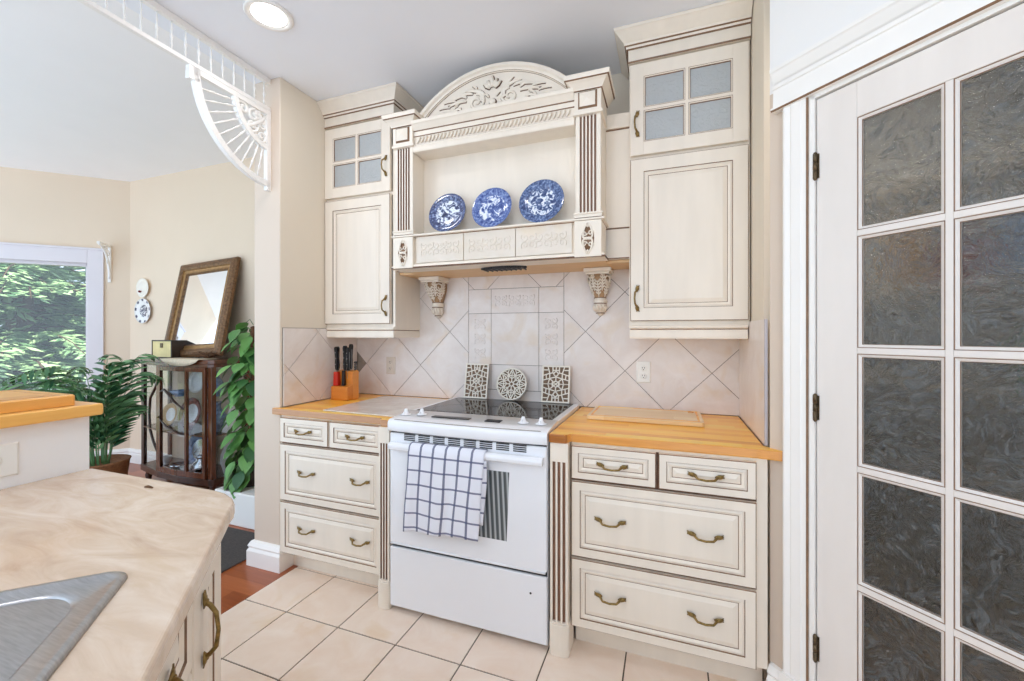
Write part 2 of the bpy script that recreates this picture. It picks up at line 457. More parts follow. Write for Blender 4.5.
# pantry wall at 45 degrees with its door opening: local x = along, y = depth
HX0, HX1, HZ = -.858, -.186, 2.118
mb = MB(PM)
mb.box(-1.005, HX0, PD, PD+.1, 0, CZ); mb.box(HX1, 1.2, PD, PD+.1, 0, CZ); mb.box(HX0, HX1, PD, PD+.1, HZ, 2.2); mb.box(-1.005, 1.2, PD, PD+.1, 2.2, CZ, 1)  # top strip whiter: brighter light up there painted as wall colour
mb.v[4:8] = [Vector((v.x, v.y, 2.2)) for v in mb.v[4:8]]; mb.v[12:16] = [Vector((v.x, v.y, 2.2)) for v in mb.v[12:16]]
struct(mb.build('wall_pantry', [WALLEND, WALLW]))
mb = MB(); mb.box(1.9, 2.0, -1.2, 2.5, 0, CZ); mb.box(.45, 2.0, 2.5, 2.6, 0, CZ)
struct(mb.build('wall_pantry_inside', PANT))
# backsplash: tiles on grout
mb = MB(); H = .2175
def wall_tiles(polys, z_y, t=.006):
    for P in polys:
        Q = inset_poly(P, .0016)
        if Q: mb.loft([[(x, z_y, z) for x, z in Q], [(x, z_y-t, z) for x, z in Q]], 0)
ZT0, ZT1 = .916, 1.72
mb.box(LXW, RXW, BY+.0005, BY+.008, ZT0-.02, ZT1, 1)
F0, F1, F2, F3 = -1.177, -1.023, -.717, -.566
FZ0, FZ1, FZ2, FZ3 = .99, 1.142, 1.457, 1.607
dia = []
for (a, b, c, d) in [(LXW, F0, ZT0, ZT1), (F3, RXW, ZT0, ZT1), (F0, F3, FZ3, ZT1)]:
    dia += diamonds(-.223, 1.127, H, a, b, c, d)
for P in dia:
    Q = inset_poly(P, .0016)
    if Q: mb.loft([[(x, BY+.002, z) for x, z in Q], [(x, BY-.0045, z) for x, z in Q]], 0)
rects = [(a, b, c, d) for a, b in ((F0, F1), (F1, F2), (F2, F3)) for c, d in ((FZ0, FZ1), (FZ1, FZ2), (FZ2, FZ3))]
for a, b, c, d in rects:
    mb.box(a+.0016, b-.0016, BY-.0045, BY+.002, c+.0016, d-.0016, 0)
mb.box(F0, F3, BY-.0045, BY+.002, ZT0, FZ0-.003, 0)
def scroll(m_, cx, cz, y, r, turns=1.4, d=1, a0=0, w=.006, n=26, mm=0):
    pts = []; rad = []
    for i in range(n+1):
        t = i/n; a = a0+d*2*pi*turns*t; rr = r*(1-.85*t)
        pts.append((cx+rr*cos(a), y, cz+rr*sin(a))); rad.append(w*(1-.3*t))
    m_.tube(pts, rad, 6, mm)
def flower_row(m_, x0, x1, zc, y, r, vert=False, n=3, mm=0):
    for i in range(n):
        u = x0+(i+.5)*(x1-x0)/n
        for q in range(4):
            a = q*pi/2+pi/4
            cx, cz = (u+r*.5*cos(a), zc+r*.5*sin(a)) if not vert else (zc+r*.5*cos(a), u+r*.5*sin(a))
            scroll(m_, cx, cz, y, r*.42, 1.2, 1 if q % 2 else -1, a, .0035, 16, mm)
flower_row(mb, F1+.02, F2-.02, (FZ2+FZ3)/2, BY-.004, .05, n=3)
flower_row(mb, FZ1+.02, FZ2-.02, (F0+F1)/2, BY-.004, .048, True, 3)
flower_row(mb, FZ1+.02, FZ2-.02, (F2+F3)/2, BY-.004, .048, True, 3)
struct(mb.build('backsplash', [BTILE, GROUT]))
# side returns of the backsplash
mb = MB(); mb.box(LXW, LXW+.003, 1.79, BY, .915, 1.367, 1)
for P in diamonds(1.827, 1.127, H, 1.792, BY-.006, .918, 1.365):
    Q = inset_poly(P, .0016)
    if Q: mb.loft([[(LXW+.002, y, z) for y, z in Q], [(LXW+.009, y, z) for y, z in Q]], 0)
struct(mb.build('backsplash', [BTILE, GROUT]))
mb = MB(); mb.box(RXW-.009, RXW+.001, 1.80, BY-.006, .918, 1.385, 0); mb.box(RXW-.010, RXW, 1.788, 1.80, .918, 1.385, 1)
struct(mb.build('backsplash', [BTILE, EDGETRIM]))
# baseboards
def bb_prof(): return [(0, 0), (.018, 0), (.018, .085), (.012, .1), (.016, .112), (.008, .135), (0, .14)]
def base_run(mb, path, closed=False):
    """baseboard moulding along a polyline (room on the right-hand side)"""
    n = len(path); loops = []
    nor = []
    for i in range(n-1):
        d = (Vector(path[i+1])-Vector(path[i])).normalized(); nor.append(Vector((d.y, -d.x)))
    for o, z in bb_prof():
        L = []
        for i in range(n):
            if i == 0: v = nor[0]
            elif i == n-1: v = nor[-1]
            else: v = (nor[i-1]+nor[i])/(1+nor[i-1].dot(nor[i]))
            L.append((path[i][0]+v.x*o*1.5, path[i][1]+v.y*o*1.5, z))
        loops.append(L)
    mb.loft(loops, 0, False, False, False)
mb = MB(); base_run(mb, [(LXW-.2, 2.7), (LXW-.2, 1.775), (LXW, 1.775), (LXW, 1.86)][::1])
struct(mb.build('baseboard_left', WHITE))
mb = MB(); base_run(mb, [(-8.0, .02), (-5.27, 2.75), (-2.25, 2.75)]); struct(mb.build('baseboard_dining', WHITE))
t_ = (sqrt(.5), -sqrt(.5)); n_ = (sqrt(.5), sqrt(.5))
pt = lambda a, d: (t_[0]*a+n_[0]*d, t_[1]*a+n_[1]*d)
mb = MB(); base_run(mb, [pt(-1.0, PD), pt(-.95, PD)])
struct(mb.build('baseboard_right', WHITE))
# door casing, plinth and header
mb = MB(PM)
y0 = PD
def casing(x0, x1, flip=False):
    w = x1-x0
    pr = [(0, 0), (0, -.02), (.008, -.024), (.02, -.02), (.024, -.018), (.03, -.021), (w-.022, -.021), (w-.018, -.017), (w-.006, -.017), (w, -.012), (w, 0)]
    if flip: pr = [(w-a, b) for a, b in pr][::-1]
    ms = [1, 0, 0, 0, 0, 0, 0, 0, 1, 0, 0] if not flip else [0]*11
    mb.prism([(x0+a, y0+b) for a, b in pr], .15, 2.135, 0, ms)
casing(-.946, -.864); casing(-.180, -.098, True)
for a, b in ((-.954, -.860), (-.184, -.090)): mb.box(a, b, PD-.03, PD, 0, .15, 0)
struct(mb.build('trim_1', [WHITE, GLAZE], bevel=.001))
mb = MB(PM)
hp = [(.0, 2.118), (.028, 2.118), (.032, 2.124), (.032, 2.131), (.022, 2.135), (.020, 2.196), (.024, 2.199), (.024, 2.212), (.016, 2.215), (.020, 2.222), (.032, 2.252), (.036, 2.257), (.036, 2.268), (0, 2.271)]
hm = [0, 1, 0, 0, 0, 0, 0, 1, 0, 0, 0, 0, 0]
crown(mb, hp, -.975, -.075, PD, PD+.02, .2, 1, hm)
struct(mb.build('trim_2', [WHITE, GLAZE]))
mb = MB(PM); jm = .012       # jambs
mb.box(HX0-.004, HX0+jm, PD-.012, PD+.1, 0, HZ); mb.box(HX1-jm, HX1+.004, PD-.012, PD+.1, 0, HZ); mb.box(HX0, HX1, PD-.012, PD+.1, HZ-.012, HZ+.002)
struct(mb.build('trim_3', [WHITE]))

# ------------------------------------------------------------------ pantry door: 2 x 5 panes of patterned glass
DX0, DX1, DZ0, DZ1 = -.842, -.202, .012, 2.1
DY = PD-.006; DT = .036
door = struct(thing('door_1', PM @ Vector((DX0, DY, 0)), rz=-45))
tag(door, 'white pantry door with ten patterned glass panes and bronze hinges')
ST = .1134; MU = .016
px = [DX0+ST, 0, 0, DX1-ST]; pw = (px[3]-px[0]-MU)/2; px[1] = px[0]+pw; px[2] = px[1]+MU
rows = [.225, .5525, .58, .912, .936, 1.268, 1.293, 1.627, 1.651, 1.99]
zt = [(.205, .55), (.568, .909), (.927, 1.27), (1.288, 1.628), (1.646, 1.99)]
mb = MB(PM)
mb.box(DX0, px[0], DY, DY+DT, DZ0, DZ1); mb.box(px[3], DX1, DY, DY+DT, DZ0, DZ1)
mb.box(px[0], px[3], DY, DY+DT, DZ0, zt[0][0]); mb.box(px[0], px[3], DY, DY+DT, zt[4][1], DZ1)
mb.build('door_frame', DOORP, door, bevel=.0015)
mb = MB(PM); mb.box(px[1], px[2], DY+.001, DY+DT-.002, zt[0][0], zt[4][1])
for k in range(4):
    for a, b in ((px[0], px[1]), (px[2], px[3])): mb.box(a, b, DY+.001, DY+DT-.002, zt[k][1], zt[k+1][0])
mb.build('muntins', DOORP, door, bevel=.0015)
mb = MB(PM)
for a, b in ((px[0], px[1]), (px[2], px[3])):
    for c, d in zt:
        loops = []
        for i_, y_ in ((0, .002), (.0022, .002), (.0022, .0035), (.006, .0045), (.008, .006), (.010, .0075), (.0115, .0105), (.0115, .018)):
            loops.append([(a+i_, DY+y_, c+i_), (b-i_, DY+y_, c+i_), (b-i_, DY+y_, d-i_), (a+i_, DY+y_, d-i_)])
        mb.loft(loops, 0, False, False, True, [1, 1, 0, 0, 0, 1, 0])
mb.build('glazing_bead', [DOORP, GLAZE], door)
for a, b in ((px[0], px[1]), (px[2], px[3])):
    for c, d in zt:
        MB(PM).box(a+.002, b-.002, DY+.014, DY+.019, c+.002, d-.002).build('glass_pane', ICEG, door)
for zc in (1.881, 1.088, .297):
    mb = MB(PM)
    mb.lathe([(.001, -.047), (.004, -.045), (.0065, -.04), (.0065, -.013), (.0055, -.013), (.0055, -.011), (.0065, -.011), (.0065, .011), (.0055, .011), (.0055, .013), (.0065, .013), (.0065, .04), (.004, .045), (.001, .047)], (HX0+jm+.002, DY-.006, zc), 12)
    mb.box(HX0+jm-.008, HX0+jm+.012, DY-.002, DY+.003, zc-.04, zc+.04)
    mb.build('hinge', HINGE, door)
# the larder behind it: shelves and what stands on them
for z in (.42, .80, 1.14, 1.47, 1.82):
    struct(MB(PM).box(-.98, .05, PD+.30, PD+.62, z, z+.03).build('trim_4', SHELFW))
def pantry_item(name, a, d, z, make, mat, label, cat):
    mb = MB(PM @ T((a, PD+d, z))); make(mb); tag(mb.build(name, mat), label, cat)
jar = lambda h, r: (lambda m: m.lathe([(.001, 0), (r, 0), (r, h*.72), (r*.75, h*.8), (r*.78, h*.82), (r*.78, h), (.001, h)], n=16))
bx = lambda w, d, h: (lambda m: m.loft([[(-w, -d, 0), (w, -d, 0), (w, d, 0), (-w, d, 0)], [(-w, -d, h*.97), (w, -d, h*.97), (w, d, h*.97), (-w, d, h*.97)], [(-w*.96, -d*.9, h), (w*.96, -d*.9, h), (w*.96, d*.9, h), (-w*.96, d*.9, h)]]))
pl_ = thing('added_pantry_light', tuple(PM @ Vector((-.5, PD+.45, 2.6))), 'unseen round lamp added to brighten the larder shelves behind the pantry glass', 'light')  # lamp added to brighten the pantry inside; no such fixture is seen
MB(PM @ T((-.5, PD+.45, 2.6))).lathe([(.05, .18), (.05, .03), (.15, .028), (.15, .008), (.12, .0), (.001, -.006)], n=24).build('added_lamp_disc', LAMPS, pl_)
pantry_item('storage_jar', -.76, .36, 1.5, jar(.2, .05), AMBER, 'amber storage jar on the shelf behind the pantry glass', 'jar')
pantry_item('food_box', -.62, .37, 1.5, bx(.05, .03, .14), MAROON, 'maroon food box on the shelf behind the pantry glass', 'box')
pantry_item('food_box', -.47, .37, 1.5, bx(.06, .03, .2), BLUEB, 'slate blue food box on the shelf behind the pantry glass', 'box')
pantry_item('food_packet', -.27, .36, 1.5, bx(.06, .03, .16), PINKB, 'crimson food packet on the shelf behind the pantry glass', 'packet')
pantry_item('tea_tin', -.43, .36, 1.17, jar(.17, .05), GREENB, 'green tin on the shelf below, behind the pantry glass', 'tin')
pantry_item('paper_bag', -.29, .36, 1.17, bx(.055, .04, .2), PALEB, 'pale bag beside the green tin behind the pantry glass', 'bag')
pantry_item('flour_bag', -.72, .38, .45, bx(.09, .05, .28), PALEB, 'big pale bag low on the pantry shelf behind the glass', 'bag')

# ------------------------------------------------------------------ cabinet hardware
def handle_mesh(L, name):
    mb = MB(); h = L/2
    pts = [(-h+.006, -.004, .002), (-h+.012, -.014, 0), (-h*.55, -.026, -.006), (0, -.03, -.008), (h*.55, -.026, -.006), (h-.012, -.014, 0), (h-.006, -.004, .002)]
    mb.tube(pts, [.0048, .005, .0044, .0042, .0044, .005, .0048], 8)
    for sg in (-1, 1):
        mb.tube([(sg*(h+.012), -.002, .006), (sg*(h+.004), -.005, .004), (sg*(h-.006), -.006, .002), (sg*(h-.018), -.004, .0)], [.002, .0085, .0095, .003], 8, flat=.45, up=(0,0,1))
        for q in (-1, 0, 1):
            mb.tube([(sg*(h+.014), -.003, .006+q*.006), (sg*(h-.008), -.008, .002+q*.003)], [.0016, .0028], 6)
        mb.ball((sg*(h-.004), -.008, .002), .0048, 8)
    o = mb.build(name, BRASS, origin=(0, 0, 0)); me = o.data; bpy.data.objects.remove(o); return me
BOW = handle_mesh(.098, 'handle'); BOWL = handle_mesh(.125, 'handle')
def handle(x, y, z, parent, vert=False, mesh=None, pre=I4):
    M = pre @ T((x, y, z)) @ (RY(90) if vert else I4)
    return place('handle', mesh or BOW, M, parent)

# ------------------------------------------------------------------ base cabinets
def base_cabinet(x0, x1, yf, name, label, dx0, dx1, sl):
    r = thing(name, ((x0+x1)/2, BY-.1, 0), label, 'cabinet')
    mb = MB(); mb.box(x0, x1, yf, BY-.005, .115, .878, 0)
    mb.build('carcass', CREAM, r, bevel=.002)
    MB().box(x0+.004, x1-.004, yf+.07, yf+.09, 0, .118).build('toe_kick', CREAM, r)
    mid = (dx0+dx1)/2; f = yf-.021
    fr = [(dx0, mid-.005, .73, .866, .028), (mid+.005, dx1, .73, .866, .028), (dx0, dx1, .41, .72, .036), (dx0, dx1, .118, .4, .036)]
    for i, (a, b, c, d, rl) in enumerate(fr):
        dr = panel(MB(), a, b, c, d, f, rl).build('drawer', [CREAM, GLAZE], r)
        if i < 2: handle((a+b)/2, f, (c+d)/2, dr)
        else:
            for u in sl: handle(a+u*(b-a), f, (c+d)/2+.01, dr)
    for i in range(2):      # dark reveal lines between the fronts
        z = (.405, .725)[i]
        MB().box(dx0-.003, dx1+.003, yf-.003, yf+.001, z-.006, z+.006).build('reveal_strip', DGLAZE, r)
    MB().box(mid-.006, mid+.006, yf-.003, yf+.001, .73, .866).build('reveal_strip', DGLAZE, r)
    return r
base_cabinet(LXW+.012, -1.325, 1.775, 'base_cabinet', 'cream drawer base cabinet left of the range, under the knife block', -2.026, -1.34, (.28, .80))
base_cabinet(-.382, .338, 1.752, 'base_cabinet', 'cream drawer base cabinet right of the range, under the butcher block counter', -.378, .299, (.235, .75))

# fluted posts either side of the range
def fluted(mb, x0, x1, yf, yb, z0, z1, n, gd=.008, e=.014):
    pts = [(x0, yb), (x0, yf)]; ms = [0, 0]; w = (x1-x0-2*e)/n
    for i in range(n):
        a = x0+e+i*w
        pts += [(a+w*.2, yf), (a+w*.28, yf+gd), (a+w*.72, yf+gd), (a+w*.8, yf)]; ms += [1, 1, 1, 0]
    pts += [(x1, yf), (x1, yb)]; ms += [0, 0]
    mb.prism(pts, z0, z1, 0, ms); return mb
def stove_post(x0, x1, label):
    r = thing('fluted_post', ((x0+x1)/2, 1.75, 0), label, 'post', 'fluted posts flanking the range')
    yf = 1.705; mb = MB()
    fluted(mb, x0, x1, yf, 1.80, .135, .80, 3, .008, .006)
    mb.box(x0, x1, yf, 1.80, .80, .878); mb.build('shaft', [CREAM, FLUTE], r)
    mb = MB(); c = (x0+x1)/2; h = (x1-x0)/2+.004
    pl = [(c-h, 1.80), (c-h, yf+.004)]+[(c-h*cos(pi*i/8), yf+.004-.016*sin(pi*i/8)) for i in range(1, 8)]+[(c+h, yf+.004), (c+h, 1.80)]
    mb.prism(pl, 0, .13); mb.prism([(a*1.0, b+.004) for a, b in pl], .13, .138); mb.build('base_block', CREAM, r, bevel=.002)
stove_post(-.461, -.386, 'fluted cream post between the range and the right drawers')
stove_post(-1.3235, -1.264, 'fluted cream post between the left drawers and the range')

# counters
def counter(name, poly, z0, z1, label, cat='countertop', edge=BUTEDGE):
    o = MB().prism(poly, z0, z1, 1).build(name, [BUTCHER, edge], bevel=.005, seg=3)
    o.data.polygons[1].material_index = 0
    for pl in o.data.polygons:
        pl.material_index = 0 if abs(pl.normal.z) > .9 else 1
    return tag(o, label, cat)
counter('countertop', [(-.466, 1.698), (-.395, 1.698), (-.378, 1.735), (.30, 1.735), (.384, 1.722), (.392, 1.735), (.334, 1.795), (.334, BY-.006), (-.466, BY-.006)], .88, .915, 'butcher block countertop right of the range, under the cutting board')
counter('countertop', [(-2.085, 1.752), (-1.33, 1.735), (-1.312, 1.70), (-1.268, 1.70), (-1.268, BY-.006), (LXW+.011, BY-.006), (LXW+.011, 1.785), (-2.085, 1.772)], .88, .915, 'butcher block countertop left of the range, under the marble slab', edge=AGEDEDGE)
mb = MB(); mb.prism([(-1.745, 1.78), (-1.275, 1.765), (-1.275, 2.33), (-1.76, 2.33)], .916, .922)
tag(mb.build('pastry_slab', MARBLE, bevel=.002), 'grey marble slab on the wooden counter left of the range', 'slab')
# cutting board with juice groove
r = thing('cutting_board', (-.1, 2.22, .916), 'pale wooden cutting board on the counter right of the range', 'cutting board')
mb = MB(); A = [(-.372, 2.07), (.128, 2.07), (.128, 2.352), (-.372, 2.352)]
def rrect(x0, x1, y0, y1, rr, n=5):
    P = []
    for cx, cy, a in ((x1-rr, y1-rr, 0), (x0+rr, y1-rr, 90), (x0+rr, y0+rr, 180), (x1-rr, y0+rr, 270)):
        P += [(cx+rr*cos(R(a+90*i/n)), cy+rr*sin(R(a+90*i/n))) for i in range(n+1)]
    return P
def rr3(i, z, x0=-.372, x1=.152, y0=2.05, y1=2.352, rr=.015): return [(a, b, z) for a, b in rrect(x0+i, x1-i, y0+i, y1-i, max(.002, rr-i*.5))]
mb.loft([rr3(0, .917), rr3(0, .933), rr3(.002, .935), rr3(.016, .935), rr3(.018, .932), rr3(.024, .932), rr3(.026, .935)], 0, False, True, True, [0, 0, 0, 1, 1, 1])
mb.f[-1] = (mb.f[-1][0], 0, False)
mb.build('board', [MAPLE, BUTCHER], r)
mb = MB(); mb.tube([(.095, 2.30, .9352), (.105, 2.305, .9356), (.12, 2.30, .9352)], .004, 6); mb.build('hanging_hole', BUTEDGE, r)

# knife block and its knives
def kblock():
    r = thing('knife_block', (-1.925, 2.15, .915), 'orange wooden knife block on the counter in the left corner', 'knife block', rz=0)
    mb = MB(); x0, x1 = -1.995, -1.865
    def sec(x): return [(x, 2.10, .916), (x, 2.205, .916), (x, 2.205, 1.092), (x, 2.19, 1.10), (x, 2.145, 1.092), (x, 2.145, 1.005), (x, 2.10, 1.0)]
    mb.loft([sec(x0), sec(x1)]); mb.build('block', KNIFEB, r, bevel=.004)
    mb = MB(); mb.box(x0+.006, x1-.006, 2.1435, 2.146, 1.008, 1.014); mb.build('ledge_line', BUTEDGE, r)
kblock()
def knife(x, y, z0, L, label, tilt=4, w=.011, sheath=None):
    r = thing('kitchen_knife', (x, y, z0-.05), label, 'knife', 'black-handled knives in the block')
    M = T((x, y, z0)) @ RX(tilt)
    mb = MB(M)
    prof = [(0, .75), (.012, .9), (.03, 1), (L*.5, .86), (L*.75, 1.0), (L*.92, 1.12), (L, .8)]
    mb.loft([[(-w*k*.62, -w*k, h), (w*k*.62, -w*k, h), (w*k*.62, w*k, h), (-w*k*.62, w*k, h)] for h, k in prof]); mb.build('knife_handle', BLACK, r, bevel=.002)
    mb = MB(M)
    for q in (.25, .5, .75): mb.lathe([(.0025, -.0005), (.0025, w*1.3)], (0, -.001-w*.0, L*q), 8, axis='Y'); 
    mb.box(-w*.64, w*.64, -.0015, .0015, 0.004, L*.95); mb.build('tang', STEEL, r)
    mb = MB(M); mb.box(-.0012, .0012, -w*.9, w*.9, -.055, .0); mb.build('blade', STEEL, r)
knife(-1.975, 2.135, 1.10, .15, 'leftmost black-handled knife in the wooden block, above the red sheath', 2, .014)
knife(-1.935, 2.16, 1.10, .155, 'second black-handled knife from the left in the wooden block', 1, .013)
knife(-1.905, 2.155, 1.10, .145, 'third black-handled knife in the wooden block, near its right edge', 1, .013)
knife(-1.918, 2.19, 1.105, .16, 'black-handled knife in the back row of the block, tallest of them', -1, .012)
knife(-1.877, 2.185, 1.095, .06, 'short dark knife handle at the right edge of the block', -2, .008)
mb = MB(); mb.loft([[(-1.99, 2.112, 1.003), (-1.955, 2.112, 1.003), (-1.955, 2.142, 1.003), (-1.99, 2.142, 1.003)], [(-1.988, 2.114, 1.09), (-1.957, 2.114, 1.09), (-1.957, 2.14, 1.09), (-1.988, 2.14, 1.09)]])
tag(mb.build('knife_sheath', RED, bevel=.003), 'red plastic sheath in front of the wooden knife block', 'sheath')
mb = MB(); mb.loft([[(-1.93, 2.118, 1.004), (-1.912, 2.118, 1.004), (-1.912, 2.143, 1.004), (-1.93, 2.143, 1.004)], [(-1.928, 2.12, 1.10), (-1.914, 2.12, 1.10), (-1.914, 2.141, 1.10), (-1.928, 2.141, 1.10)]])
tag(mb.build('sharpening_steel', BLACK, bevel=.003), 'black tool standing at the front of the wooden knife block', 'tool')

# outlets
def outlet(x, z, label, pm):
    r = thing('wall_outlet', (x, BY-.006, z-.057), label, 'outlet')
    mb = MB(); y = BY-.0045
    mb.loft([[(x+a*(.036-i), y-d, z+b*(.058-i)) for a, b in ((-1,-1),(1,-1),(1,1),(-1,1))] for i, d in ((0, 0), (0, .003), (.004, .006))]); mb.build('cover_plate', pm, r)
    for s in (-1, 1):
        mb = MB(); mb.lathe([(.0165, 0), (.0165, .008), (.014, .009), (.001, .009)], (x, y, z+s*.021), 16, axis='Y')
        f = mb.build('socket', pm, r)
        mb = MB()
        for q in (-1, 1): mb.box(x+q*.006-.0012, x+q*.006+.0012, y-.0095, y-.008, z+s*.021-.001, z+s*.021+.008)
        mb.lathe([(.0026, 0), (.0026, .0095)], (x, y, z+s*.021-.007), 8, axis='Y'); mb.build('socket_slot', DARK, f)
outlet(-1.76, 1.117, 'wall outlet on the backsplash beside the knife block', plain('beige_plastic_plate', S(218,204,188), .4))
outlet(-.125, 1.123, 'wall outlet on the backsplash above the cutting board', PLASTW)
# ================================================================== wall cabinets
def wall_cabinet(x0, x1, name, label, hand, crl, crr):
    """hand = +1 handles on the right edge, -1 on the left"""
    r = thing(name, ((x0+x1)/2, BY-.15, 1.31), label, 'cabinet')
    yf = 2.125; yb = BY-.006; t = .018
    mb = MB()
    mb.box(x0, x0+t, yf, yb, 1.365, 2.70); mb.box(x1-t, x1, yf, yb, 1.365, 2.70)
    mb.box(x0+t, x1-t, yb-.008, yb-.001, 1.366, 2.69)
    for z in (1.37, 2.165, 2.62): mb.box(x0+t, x1-t, yf+.001, yb-.008, z, z+(.07 if z > 2.6 else .022))
    mb.build('carcass', CREAM, r)
    f = yf-.021; a, b = (x0+.002, x1-.024) if hand > 0 else (x0+.006, x1-.008)
    d = panel(MB(), a, b, 1.392, 2.168, f, .062).build('door', [CREAM, GLAZE], r)
    hx = b-.03 if hand > 0 else a+.03
    handle(hx, f, 1.50, d, True)
    # glazed door
    z0, z1 = 2.186, 2.622; rl = .062
    fr = MB(); fr.box(a, a+rl, f, f+.02, z0, z1); fr.box(b-rl, b, f, f+.02, z0, z1); fr.box(a+rl, b-rl, f, f+.02, z0, z0+rl); fr.box(a+rl, b-rl, f, f+.02, z1-rl, z1)
    g = fr.build('glass_door', CREAM, r, bevel=.0015)
    ga, gb, gc, gd = a+rl, b-rl, z0+rl, z1-rl; mx, mz = (ga+gb)/2, (gc+gd)/2; w = .007
    MB().box(mx-w, mx+w, f+.001, f+.012, gc, gd).box(ga, gb, f+.0012, f+.012, mz-w, mz+w).build('muntins', CREAM, g)
    bd = MB()
    for p0, p1 in ((ga, mx-w), (mx+w, gb)):
        for q0, q1 in ((gc, mz-w), (mz+w, gd)):
            lp = []
            for i_, y_ in ((0, .0015), (.002, .0015), (.006, .004), (.0085, .0075), (.0085, .012)):
                lp.append([(p0+i_, f+y_, q0+i_), (p1-i_, f+y_, q0+i_), (p1-i_, f+y_, q1-i_), (p0+i_, f+y_, q1-i_)])
            bd.loft(lp, 0, False, False, True, [1, 0, 1, 1])
            MB().box(p0+.003, p1-.003, f+.010, f+.014, q0+.003, q1-.003).build('glass_pane', CABG, g)
    bd.build('glazing_bead', [CREAM, GLAZE], g)
    handle(hx, f, 2.335, g, True)
    # frieze, crown, light rail
    mb = MB()
    pr = [(0, 2.632), (.004, 2.632), (.006, 2.638), (.003, 2.642), (.003, 2.695), (.012, 2.698), (.014, 2.708), (.02, 2.712), (.022, 2.722), (.03, 2.73), (.058, 2.762), (.064, 2.766), (.066, 2.778), (0, 2.778)]
    pm = [0, 1, 1, 0, 1, 0, 1, 0, 0, 0, 0, 0, 0]
    mb2 = crown(mb, pr, x0, x1, yf-.018, yb, crl, crr, pm)
    mb2.build('crown_moulding', [CREAM, GLAZE], r)
    lr = [(-.002, 1.308), (.010, 1.308), (.012, 1.316), (.012, 1.345), (.008, 1.35), (.008, 1.354), (.016, 1.358), (.018, 1.37), (0, 1.372)]
    crown(MB(), lr, x0+.01, x1-.01, yf-.002, yb, 0 if crl == 0 else .6, 0 if crr == 0 else .6, [0, 0, 0, 0, 1, 0, 0, 0]).build('light_rail', [CREAM, GLAZE], r)
wall_cabinet(LXW+.001, -1.53, 'wall_cabinet', 'cream wall cabinet left of the mantel hood, handles on its right edge', 1, 0, 1)
wall_cabinet(-.177, RXW-.004, 'wall_cabinet', 'cream wall cabinet right of the mantel hood, handles on its left edge', -1, 1, 0)

# ================================================================== mantel range hood
HX = -.853; HY = 1.96
hood = thing('range_hood', (HX, BY-.2, 1.69), 'cream carved mantel range hood with arch, fluted pilasters and tiled band above the range', 'range hood')
L0, L1, R0, R1 = -1.432, -1.282, -.424, -.274     # pilaster blocks
yb = BY-.006
MB().box(L0+.014, R1-.014, HY+.022, 2.1601, 1.686, 1.70).box(L0-.092, R1+.094, 2.16, yb, 1.6865, 1.70).build('underside_board', TANWOOD, hood)
# box of the lower band and its tiles
MB().box(L0+.016, R1-.016, HY+.02, 2.10, 1.701, 1.857).build('band_box', CREAM, hood)
tw = (R0-L1)/3
for i in range(3):
    a, b = L1+i*tw, L1+(i+1)*tw
    mb = MB().box(a+.002, b-.002, HY+.008, HY+.0195, 1.714, 1.856)
    flower_row(mb, a+.03, b-.03, 1.785, HY+.008, .052, n=3)
    mb.build('tile', RELIEF, hood, bevel=.001)
lr = [(0, 1.685), (.012, 1.685), (.014, 1.694), (.006, 1.706), (0, 1.711)]
crown(MB(), lr, L0+.01, R1-.01, HY+.008, 2.08, 1, 1, [0, 1, 0, 0]).build('lower_moulding', [CREAM, DGLAZE], hood)
sh = [(0, 1.852), (.006, 1.854), (.008, 1.858), (.020, 1.860), (.021, 1.868), (0, 1.869)]
crown(MB(), sh, L0+.02, R1-.02, HY+.012, 2.16, 1, 1, [0, 1, 0, 0, 0]).build('plate_shelf', [CREAM, GLAZE], hood)
# niche back and sides
MB().box(L1-.02, R0+.02, 2.075, 2.09, 1.870, 2.36).build('niche_panel', CREAM, hood)
# side fillers set back against the wall cabinets
for a, b in ((-1.529, L0+.02), (R1-.02, -.178)):
    mb = MB(); mb.box(a, b, 2.14, 2.155, 1.701, 2.42)
    mb.box(a, b, 2.134, 2.141, 1.856, 1.868); mb.box(a, b, 2.130, 2.141, 2.345, 2.36)
    mb.box(a, b, 2.1385, 2.141, 1.702, 1.708, 1); mb.box(a, b, 2.1385, 2.141, 1.849, 1.856, 1); mb.box(a, b, 2.1385, 2.141, 2.338, 2.345, 1)
    mb.build('side_filler', [CREAM, GLAZE], hood)
def rosette(m_, cx, cz, y, sx, sz, mm=0):
    for q in range(4):
        sg, up = (1 if q % 2 else -1), (1 if q < 2 else -1)
        pts = []; rad = []
        for i in range(15):
            t = i/14; a = pi*1.35*t
            pts.append((cx+sg*sx*(.1+.55*sin(a*.75)), y, cz+up*sz*(.05+.9*t-.25*sin(a)))); rad.append((.0055-.002*t))
        m_.tube(pts, rad, 6, mm)
        scroll(m_, cx+sg*sx*.42, cz+up*sz*.42, y, sx*.38, 1.2, sg*up, 0, .0035, 16, mm)
    m_.ball((cx, y-.001, cz), .007, 8, mm); m_.ball((cx, y, cz+sz*.95), .006, 8, mm); m_.ball((cx, y, cz-sz*.95), .006, 8, mm)
